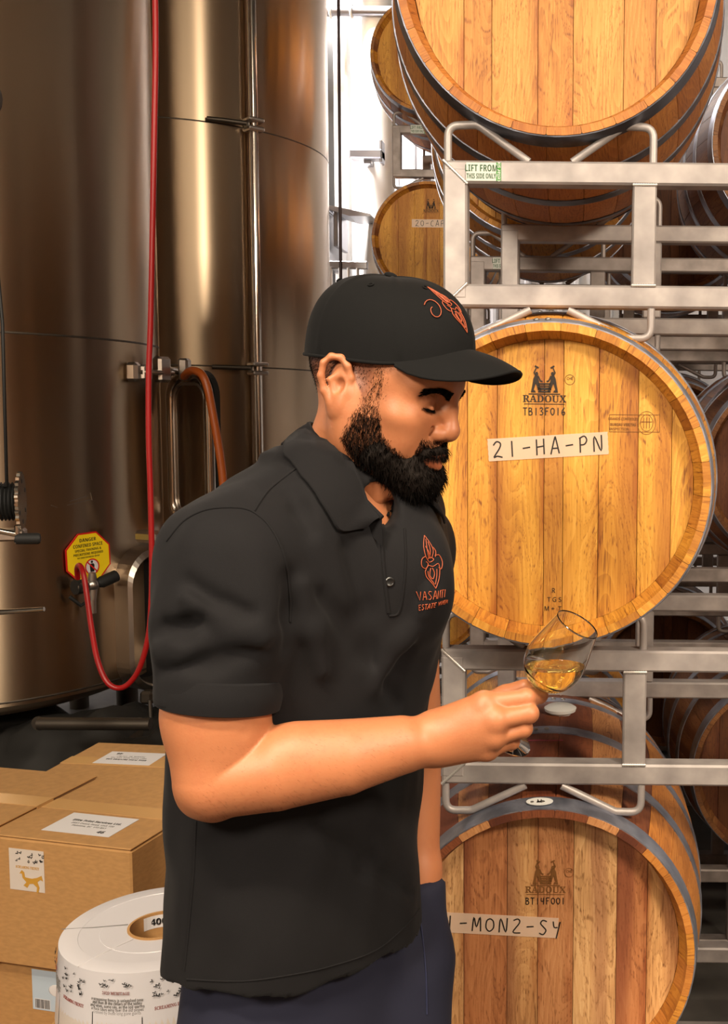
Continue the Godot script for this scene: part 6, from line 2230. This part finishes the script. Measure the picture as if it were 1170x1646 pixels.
func materials() -> void:
	var gold := oak(512, 1024, Color(0.52, 0.32, 0.11), Color(0.80, 0.58, 0.22), Color(0.90, 0.71, 0.36), 11, 0.35, Color(0.47, 0.22, 0.05))
	var pale := oak(512, 1024, Color(0.56, 0.35, 0.14), Color(0.80, 0.57, 0.28), Color(0.90, 0.71, 0.42), 41)
	var brown := oak(512, 1024, Color(0.50, 0.34, 0.19), Color(0.78, 0.60, 0.40), Color(0.88, 0.74, 0.54), 71, 0.5, Color(0.42, 0.22, 0.15))
	for k in 4:
		oak_mat("head_gold_%d" % k, gold, [Color(1, 1, 1), Color(0.97, 0.95, 0.9), Color(0.93, 0.88, 0.8), Color(1.0, 0.98, 0.94)][k], Vector2(k * 0.31, k * 0.17))
		oak_mat("head_pale_%d" % k, pale, [Color(0.94, 0.92, 0.9), Color(0.89, 0.84, 0.78), Color(0.92, 0.9, 0.87), Color(0.87, 0.82, 0.77)][k], Vector2(k * 0.37, k * 0.23))
		oak_mat("head_brown_%d" % k, brown, [Color(1, 1, 1), Color(0.9, 0.8, 0.76), Color(0.98, 0.95, 0.9), Color(0.86, 0.72, 0.66)][k], Vector2(k * 0.29, k * 0.41))
	for k in 3:
		oak_mat("stave_gold_%d" % k, gold, [Color(0.98, 0.92, 0.86), Color(0.88, 0.8, 0.74), Color(0.94, 0.9, 0.8)][k], Vector2(k * 0.23, k * 0.31))
		oak_mat("stave_tan_%d" % k, pale, [Color(0.88, 0.78, 0.66), Color(0.8, 0.68, 0.56), Color(0.84, 0.74, 0.62)][k], Vector2(k * 0.43, k * 0.37))
		oak_mat("stave_wine_%d" % k, brown, [Color(0.66, 0.48, 0.42), Color(0.55, 0.39, 0.33), Color(0.92, 0.82, 0.76)][k], Vector2(k * 0.13, k * 0.27))
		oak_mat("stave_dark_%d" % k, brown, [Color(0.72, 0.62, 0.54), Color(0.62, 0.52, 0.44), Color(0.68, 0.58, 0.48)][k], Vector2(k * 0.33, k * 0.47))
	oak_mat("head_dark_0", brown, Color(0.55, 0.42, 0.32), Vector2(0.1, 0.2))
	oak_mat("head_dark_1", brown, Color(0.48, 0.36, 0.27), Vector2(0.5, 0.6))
	mottle(mat("hoop_zinc", Color(0.80, 0.82, 0.86), 0.42, 0.85), 0.02, Color(0.55, 0.56, 0.6), Color(0.9, 0.9, 0.93), Vector3(3, 3, 3), 4)
	mottle(mat("hoop_steel", Color(0.62, 0.63, 0.66), 0.38, 0.9), 0.02, Color(0.4, 0.4, 0.42), Color(0.75, 0.75, 0.78), Vector3(3, 3, 3), 4)
	mat("rivet", Color(0.62, 0.6, 0.57), 0.4, 0.9)
	mottle(mat("rack_metal", Color(0.74, 0.715, 0.71), 0.48, 0.4), 0.02, Color(0.72, 0.71, 0.71), Color(0.95, 0.94, 0.93), Vector3(2, 2, 2), 5)
	mottle(mat("rack_metal_old", Color(0.68, 0.65, 0.64), 0.5, 0.4), 0.02, Color(0.68, 0.66, 0.65), Color(0.95, 0.93, 0.92), Vector3(2, 2, 2), 5)
	mat("weld", Color(0.78, 0.76, 0.74), 0.35, 0.7)
	mat("ink_brown", Color(0.13, 0.075, 0.02), 0.7)
	mat("ink_faint", Color(0.42, 0.26, 0.08), 0.7)
	mat("marker", Color(0.05, 0.04, 0.03), 0.5)
	var tp := mat("tape", Color(0.93, 0.83, 0.74, 0.42), 0.35)
	tp.transparency = BaseMaterial3D.TRANSPARENCY_ALPHA
	mat("label_white", Color(0.74, 0.76, 0.73), 0.5)
	mat("label_green", Color(0.16, 0.5, 0.1), 0.5)
	mat("label_green_ink", Color(0.04, 0.26, 0.07), 0.5)
	mat("dark_metal", Color(0.08, 0.08, 0.085), 0.5, 0.5)
	var lf := mat("lamp_face", Color(0.9, 0.9, 0.88), 0.5)
	lf.emission_enabled = true
	lf.emission = Color(1.0, 0.93, 0.82)
	lf.emission_energy_multiplier = 2.0
	for k in 2:
		var s: StandardMaterial3D = mat("tank_steel_%d" % k, Color(0.66, 0.58, 0.49), 0.32, 1.0)
		s.anisotropy_enabled = true
		s.anisotropy = -0.95
	mat("steel_polished", Color(0.74, 0.7, 0.66), 0.16, 1.0)
	mat("steel_satin", Color(0.72, 0.69, 0.66), 0.32, 1.0)
	mat("steel_dull", Color(0.34, 0.31, 0.28), 0.5, 0.9)
	var sk := mat("skin", Color(0.65, 0.41, 0.27), 0.5)
	sk.vertex_color_use_as_albedo = true
	sk.subsurf_scatter_enabled = true
	sk.subsurf_scatter_strength = 0.08
	relief(sk, 0.12, 0.012, 3)
	sk.uv1_triplanar = true
	sk.uv1_scale = Vector3(9, 9, 9)
	for q in [["polo", Color(0.066, 0.062, 0.071)], ["polo_rib", Color(0.062, 0.058, 0.067)], ["cap", Color(0.03, 0.03, 0.034)]]:
		var c := mat(q[0], q[1], 0.85)
		c.rim_enabled = true
		c.rim = 0.13
		c.metallic_specular = 0.3
		c.rim_tint = 0.4
		relief(c, 0.4, 0.02, 1)
		c.uv1_triplanar = true
		c.uv1_scale = Vector3(14, 14, 14)
	mottle(mat("denim", Color(0.035, 0.05, 0.16), 0.85), 0.3, Color(0.8, 0.8, 0.8), Color(1, 1, 1), Vector3(8, 8, 8))
	mat("denim_thread", Color(0.10, 0.12, 0.24), 0.8)
	mat("button", Color(0.05, 0.05, 0.055), 0.35)
	mat("copper_thread", Color(0.60, 0.27, 0.14), 0.55)
	mat("hair", Color(0.085, 0.062, 0.05), 0.75).metallic_specular = 0.25
	mat("black", Color(0.02, 0.02, 0.022), 0.6)
	mat("rubber", Color(0.03, 0.03, 0.032), 0.7)
	mat("red_hose", Color(0.60, 0.035, 0.04), 0.42)
	mat("dark_red", Color(0.14, 0.012, 0.018), 0.5)
	mat("brown_hose", Color(0.60, 0.28, 0.06), 0.4)
	mat("wall_white", Color(0.86, 0.86, 0.87), 0.55)
	mat("wall_grey", Color(0.7, 0.69, 0.68), 0.6)
	mottle(mat("concrete", Color(0.36, 0.34, 0.32), 0.75), 0.02, Color(0.6, 0.6, 0.6), Color(1, 1, 1), Vector3(0.6, 0.6, 0.6), 5)
	mat("roof", Color(0.22, 0.21, 0.2), 0.8)
	mat("conduit", Color(0.6, 0.6, 0.62), 0.35, 0.8)
	var gl := mat("glass", Color(1, 1, 1, 0.0), 0.0)
	gl.transparency = BaseMaterial3D.TRANSPARENCY_ALPHA
	gl.refraction_enabled = true
	gl.refraction_scale = 0.05
	var wi := mat("wine", Color(1.0, 0.93, 0.55, 0.0), 0.0)
	wi.transparency = BaseMaterial3D.TRANSPARENCY_ALPHA
	wi.refraction_enabled = true
	wi.refraction_scale = 0.033
	mottle(mat("card", Color(0.68, 0.51, 0.31), 0.8), 0.05, Color(0.9, 0.9, 0.9), Color(1, 1, 1), Vector3(3, 9, 3))
	mat("card_edge", Color(0.42, 0.28, 0.15), 0.85)
	mat("packing_tape", Color(0.74, 0.58, 0.38), 0.25)
	mat("paper", Color(0.80, 0.79, 0.80), 0.5)
	mat("paper_shine", Color(0.75, 0.74, 0.76), 0.28)
	mat("label_stock", Color(0.76, 0.72, 0.69), 0.45)
	mat("print_black", Color(0.05, 0.045, 0.045), 0.6)
	mat("print_grey", Color(0.42, 0.41, 0.40), 0.6)
	mat("print_red", Color(0.47, 0.16, 0.10), 0.6)
	mat("print_ochre", Color(0.70, 0.52, 0.18), 0.6)
	mat("print_brown", Color(0.36, 0.22, 0.09), 0.6)
	mat("print_sky", Color(0.66, 0.72, 0.78), 0.6)
	mat("print_pink", Color(0.72, 0.12, 0.32), 0.6)
	mat("sign_yellow", Color(0.90, 0.78, 0.05), 0.45)
	mat("sign_red", Color(0.76, 0.08, 0.06), 0.45)
	mat("tarp", Color(0.10, 0.09, 0.08), 0.7)
	mat("plastic_white", Color(0.86, 0.86, 0.85), 0.4)


func room() -> void:
	struct("floor", MB.new().box(Vector3(-1, -0.1, -1.5), Vector3(10.4, 0.2, 14.4)), M.concrete)
	struct("ceiling", MB.new().box(Vector3(-1, 5.7, -1.5), Vector3(10.4, 0.2, 14.4)), M.roof)
	struct("wall_left", MB.new().box(Vector3(-6.1, 2.8, -1.5), Vector3(0.2, 5.6, 14.0)), M.wall_grey)
	struct("wall_right", MB.new().box(Vector3(4.1, 2.8, -1.5), Vector3(0.2, 5.6, 14.0)), M.wall_grey)
	struct("wall_front", MB.new().box(Vector3(-1, 2.8, 5.6), Vector3(10.4, 5.6, 0.2)), M.wall_grey)
	# the back wall is ribbed white sheet
	var back := struct("wall_back", MB.new().box(Vector3(-1, 2.8, -8.6), Vector3(10.4, 5.6, 0.2)), M.wall_white)
	var x := -3.2
	while x < 0.4:
		put("rib", MB.new().box(Vector3(x, 2.8, -8.475), Vector3(0.05, 5.6, 0.05), 0.012), M.wall_white, back)
		x += 0.13


const T1 := Vector3(-2.495, 0, -4.217)
const T2 := Vector3(-2.304, 0, -6.185)
const R1 := 0.75
const R2 := 0.8


func tanks() -> void:
	# ---- the near tank
	var y_low := pt(60, 1148, 3.55).y
	var y_seam := cyl_hit(60, 537, T1, R1).y
	var t := thing("wine_tank", "large stainless steel tank filling the left edge, with a yellow danger sign on it", "tank", T1)
	shell(R1, y_low, y_seam - 0.002, M.tank_steel_0, t)
	shell(R1, y_seam + 0.002, 4.7, M.tank_steel_1, t)
	seam(R1, y_seam, M.steel_dull, t)
	seam(R1, y_low + 0.015, M.steel_dull, t)
	put("bottom_dish", MB.new().lathe([Vector2(0.0, y_low - 0.16), Vector2(0.4, y_low - 0.11), Vector2(0.62, y_low - 0.06), Vector2(0.72, y_low - 0.02), Vector2(R1, y_low)], 90), M.tank_steel_0, t)
	put("top_dish", MB.new().lathe([Vector2(R1, 4.7), Vector2(0.5, 4.85), Vector2(0.0, 4.95)], 60), M.tank_steel_0, t)
	for a in [0.6, 2.2, 3.8, 5.4]:
		put("leg", MB.new().tube([Vector3(sin(a) * 0.6, 0.0, cos(a) * 0.6), Vector3(sin(a) * 0.6, y_low - 0.05, cos(a) * 0.6)], 0.045, 16), M.steel_dull, t)
	# ---- the tank behind it
	var s1 := cyl_hit(378, 203, T2, R2).y
	var s2 := cyl_hit(369, 589, T2, R2).y
	var u := thing("wine_tank", "stainless steel tank behind the nearer tank, with a vertical pipe clamped to its front", "tank", T2)
	shell(R2, 0.75, s2 - 0.002, M.tank_steel_0, u)
	shell(R2, s2 + 0.002, s1 - 0.002, M.tank_steel_1, u)
	shell(R2, s1 + 0.002, 4.9, M.tank_steel_0, u)
	seam(R2, s1, M.steel_dull, u)
	seam(R2, s2, M.steel_dull, u)
	put("bottom_dish", MB.new().lathe([Vector2(0.0, 0.6), Vector2(0.5, 0.66), Vector2(0.74, 0.72), Vector2(R2, 0.75)], 90), M.tank_steel_0, u)
	for a in [0.6, 2.2, 3.8, 5.4]:
		put("leg", MB.new().tube([Vector3(sin(a) * 0.65, 0.0, cos(a) * 0.65), Vector3(sin(a) * 0.65, 0.7, cos(a) * 0.65)], 0.05, 16), M.steel_dull, u)


func cellar() -> void:
	barrel_shapes()
	var top := make_barrel("pale oak barrel at the top of the front stack, cut by the upper edge", "barrels of the front stack", Vector3(-0.065, 2.438 - BULGE, -1.972 - HALF), {"staves": [M.stave_tan_0, M.stave_tan_1, M.stave_tan_2], "heads": [M.head_pale_0, M.head_pale_1, M.head_pale_2, M.head_pale_3], "hoop": M.hoop_steel, "boards": 0, "turn": 0.012})
	var midb := make_barrel("golden oak barrel behind the man's face, its head marked 21-HA-PN on tape", "barrels of the front stack", Vector3(-0.069, 1.516 - BULGE, -1.897 - HALF), {"staves": [M.stave_gold_0, M.stave_gold_1, M.stave_gold_2], "heads": [M.head_gold_0, M.head_gold_1, M.head_gold_2, M.head_gold_3], "hoop": M.hoop_zinc, "boards": 1, "turn": 0.012})
	head_print(midb, Vector2(-0.012, 0.187), "TB13F016", M.ink_brown, Vector2(-0.005, 0.069), 0.07, 0.22, "21-HA-PN")
	var on := func(x: float, y: float) -> Transform3D: return Transform3D(Basis(), Vector3(x, BULGE + y, HEAD_Z + 0.0006))
	var st := MB.new()
	st.stroke([Vector2(-0.046, 0.0155), Vector2(0.0, 0.0157), Vector2(0.046, 0.0158)], 0.0008, on.call(0.153, 0.113))
	st.stroke([Vector2(-0.046, -0.0155), Vector2(0.0, -0.0156), Vector2(0.046, -0.0155)], 0.0008, on.call(0.153, 0.113))
	for x in [-0.046, 0.046]: st.stroke([Vector2(x, -0.0155), Vector2(x, 0.0), Vector2(x, 0.0155)], 0.0008, on.call(0.153, 0.113))
	for r in [[0.017, 0.021], [0.0115, 0.015]]: st.stroke(_ring(r[0], r[1]), 0.0008, on.call(0.175, 0.114))
	st.stroke([Vector2(-0.010, 0.002), Vector2(0.0, 0.002), Vector2(0.010, 0.002)], 0.0012, on.call(0.175, 0.114))
	for x in [-0.005, 0.0, 0.005]: st.stroke([Vector2(x, -0.010), Vector2(x, 0.0), Vector2(x, 0.010)], 0.0010, on.call(0.175, 0.114))
	put("inspection_stamp", st, M.ink_faint, midb)
	words("stamp_lettering", "GRANDS CONTROLES", 0.0038, on.call(0.132, 0.121), M.ink_faint, midb, "Droid Sans", false, 0.9)
	words("stamp_lettering", "BUREAU VERITAS", 0.0050, on.call(0.132, 0.1105), M.ink_faint, midb, "Droid Sans", true, 0.85)
	words("stamp_lettering", "INSPECTION", 0.0036, on.call(0.125, 0.1025), M.ink_faint, midb)
	words("toast_mark", "R", 0.0085, on.call(0.007, -0.197), M.ink_brown, midb)
	words("toast_mark", "T G S", 0.0085, on.call(0.009, -0.214), M.ink_brown, midb)
	words("toast_mark", "M +  T", 0.0085, on.call(0.006, -0.231), M.ink_brown, midb)
	var low := make_barrel("wine stained oak barrel at the bottom of the front stack, white bung on top", "barrels of the front stack", Vector3(-0.075, 0.603 - BULGE, -1.955 - HALF), {"staves": [M.stave_tan_0, M.stave_tan_2, M.stave_gold_1], "stained": [M.stave_wine_0, M.stave_wine_1, M.stave_wine_2], "heads": [M.head_brown_0, M.head_brown_1, M.head_brown_2, M.head_brown_3], "hoop": M.hoop_zinc, "boards": 2, "turn": 0.012})
	head_print(low, Vector2(-0.0, 0.145), "BT14F001", M.ink_faint, Vector2(-0.095, 0.042), -0.05, 0.24, "21-MONZ-SY")
	put("bung", MB.new().lathe([Vector2(0.0, -0.01), Vector2(0.022, -0.01), Vector2(0.027, 0.004), Vector2(0.036, 0.006), Vector2(0.038, 0.013), Vector2(0.03, 0.018), Vector2(0.0, 0.019)], 32, Transform3D(Basis(), Vector3(0.022, BULGE * 2.0 - 0.001, 0.0))), M.plastic_white, low)
	var tag_x := Transform3D(Basis(Vector3.BACK, 0.03) * Basis(Vector3.RIGHT, -PI / 2 + 0.2), Vector3(-0.012, BULGE + girth(HALF - 0.022) + 0.0035, HALF - 0.022))
	put("hoop_tag", MB.new().prism(PackedVector2Array(_ring(0.026, 0.013).slice(0, 24)), 0.0, 0.0012, tag_x), M.plastic_white, low)
	coopers(0.011, Transform3D(tag_x.basis, tag_x.origin + tag_x.basis.z * 0.0013), M.ink_brown, low)
	put("pink_chalk", MB.new().stroke([Vector2(-0.045, 0.0), Vector2(-0.02, 0.003), Vector2(0.0, 0.0), Vector2(0.03, 0.004)], 0.004, Transform3D(Basis(Vector3.RIGHT, -PI / 2), Vector3(0.0, BULGE + girth(0.19) + 0.0004, 0.19))), M.print_pink, low)
	var r1 := make_rack("grey metal rack carrying the topmost front barrel, with a green and white lift label", Vector3(-0.07, 1.842, -1.99), 2, 0.055, M.rack_metal, true)
	lift_label(r1, -0.197 + 0.043)
	make_rack("grey metal barrel rack between the middle and bottom front barrels, behind the wine glass", Vector3(-0.075, 0.930, -1.99), 2, 0.055, M.rack_metal, true)
	make_rack("grey metal barrel rack on the floor under the front stack", Vector3(-0.075, 0.0, -2.0), 2, 0.055, M.rack_metal, false)
	# second row
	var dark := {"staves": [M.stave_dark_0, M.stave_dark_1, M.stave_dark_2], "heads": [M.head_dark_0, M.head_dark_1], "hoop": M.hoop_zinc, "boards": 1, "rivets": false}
	var row2 := {"staves": [M.stave_gold_0, M.stave_gold_1, M.stave_gold_2], "heads": [M.head_gold_0, M.head_gold_1, M.head_gold_2], "hoop": M.hoop_zinc, "boards": 0, "rivets": false}
	var b2 := make_barrel("golden oak barrel of the second row, seen under the topmost front barrel", "barrels of the second row", Vector3(-0.144, 2.44 - BULGE, -3.06 - HALF), row2)
	dup(b2, "oak_barrel", Vector3(-0.144, 0.54 - BULGE, -3.06 - HALF), "golden oak barrel of the second row, a sliver beside the man's wrist")
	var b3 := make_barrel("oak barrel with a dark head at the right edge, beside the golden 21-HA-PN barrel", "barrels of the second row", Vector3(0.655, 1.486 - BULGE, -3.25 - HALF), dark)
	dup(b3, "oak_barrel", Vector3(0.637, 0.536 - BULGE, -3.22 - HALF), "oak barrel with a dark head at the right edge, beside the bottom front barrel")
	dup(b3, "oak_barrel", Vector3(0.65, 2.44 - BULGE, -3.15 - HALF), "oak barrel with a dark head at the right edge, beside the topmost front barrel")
	for y in [1.837, 0.928, 0.0]:
		var k := make_rack(["rack of the second row below its top barrels, seen between the upper front rails", "rack of the second row seen between the lower front rails", "rack of the second row on the floor at the right"][0 if y > 1.5 else 1 if y > 0.5 else 2], Vector3(-0.144, y, -3.12), 2, 0.03, M.rack_metal_old, false)
		if y > 1.5: lift_label(k, -0.13)
	# the third row, deep in the dark
	for q in [[0.35, 2.44, "upper dark barrel deep behind the second row, through the upper rack"], [0.35, 1.50, "middle dark barrel deep behind the second row"], [0.35, 0.55, "lowest dark barrel deep behind the second row"], [1.14, 2.44, "upper dark barrel at the far right, deep behind the second row"], [1.14, 1.50, "middle dark barrel at the far right, deep behind the second row"], [1.14, 0.55, "lowest dark barrel at the far right, deep behind the second row"], [1.0, 3.35, "dark barrel above all others at the far right"]]:
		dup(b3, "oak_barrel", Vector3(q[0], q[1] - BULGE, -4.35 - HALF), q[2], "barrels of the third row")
	for y in [0.0, 0.925, 1.865, 2.76]:
		make_rack(["third row rack on the floor", "third row rack under its middle barrels", "third row rack under its upper barrels", "third row rack under its topmost barrel"][int(round(y / 0.92))], Vector3(0.35, y, -4.45), 2, 0.0, M.rack_metal_old, false)
	# left column at the back
	var row4 := {"staves": [M.stave_gold_1, M.stave_dark_0, M.stave_gold_2], "heads": [M.head_gold_1, M.head_gold_2, M.head_gold_3], "hoop": M.hoop_steel, "boards": 2, "rivets": false}
	var c1 := make_barrel("oak barrel on the highest rack at the back, left of the topmost front barrel", "barrels of the back column", Vector3(-0.83, 3.484 - BULGE, -5.6 - HALF), row4)
	var c2 := dup(c1, "oak_barrel", Vector3(-0.822, 2.545 - BULGE, -5.55 - HALF), "oak barrel at the back above the man's cap, a taped note on its head")
	head_print(c2, Vector2(0.01, 0.18), "", M.ink_brown, Vector2(0.03, 0.085), 0.0, 0.24, "20-CAPRI")
	dup(c1, "oak_barrel", Vector3(-0.82, 0.67 - BULGE, -5.55 - HALF), "oak barrel low at the back, a sliver seen left of the wine glass")
	for y in [2.883, 1.944, 1.005, 0.07]:
		var k := make_rack(["rack under the highest back barrel, with a pale lift label", "rack above the back barrel by the man's cap", "back rack hidden behind the man", "lowest back rack behind the man"][0 if y > 2.5 else 1 if y > 1.5 else 2 if y > 0.5 else 3], Vector3(-0.83, y, -5.68), 1, 0.06, M.rack_metal_old, false)
		if y > 2.5: lift_label(k, -0.1, 1.3)
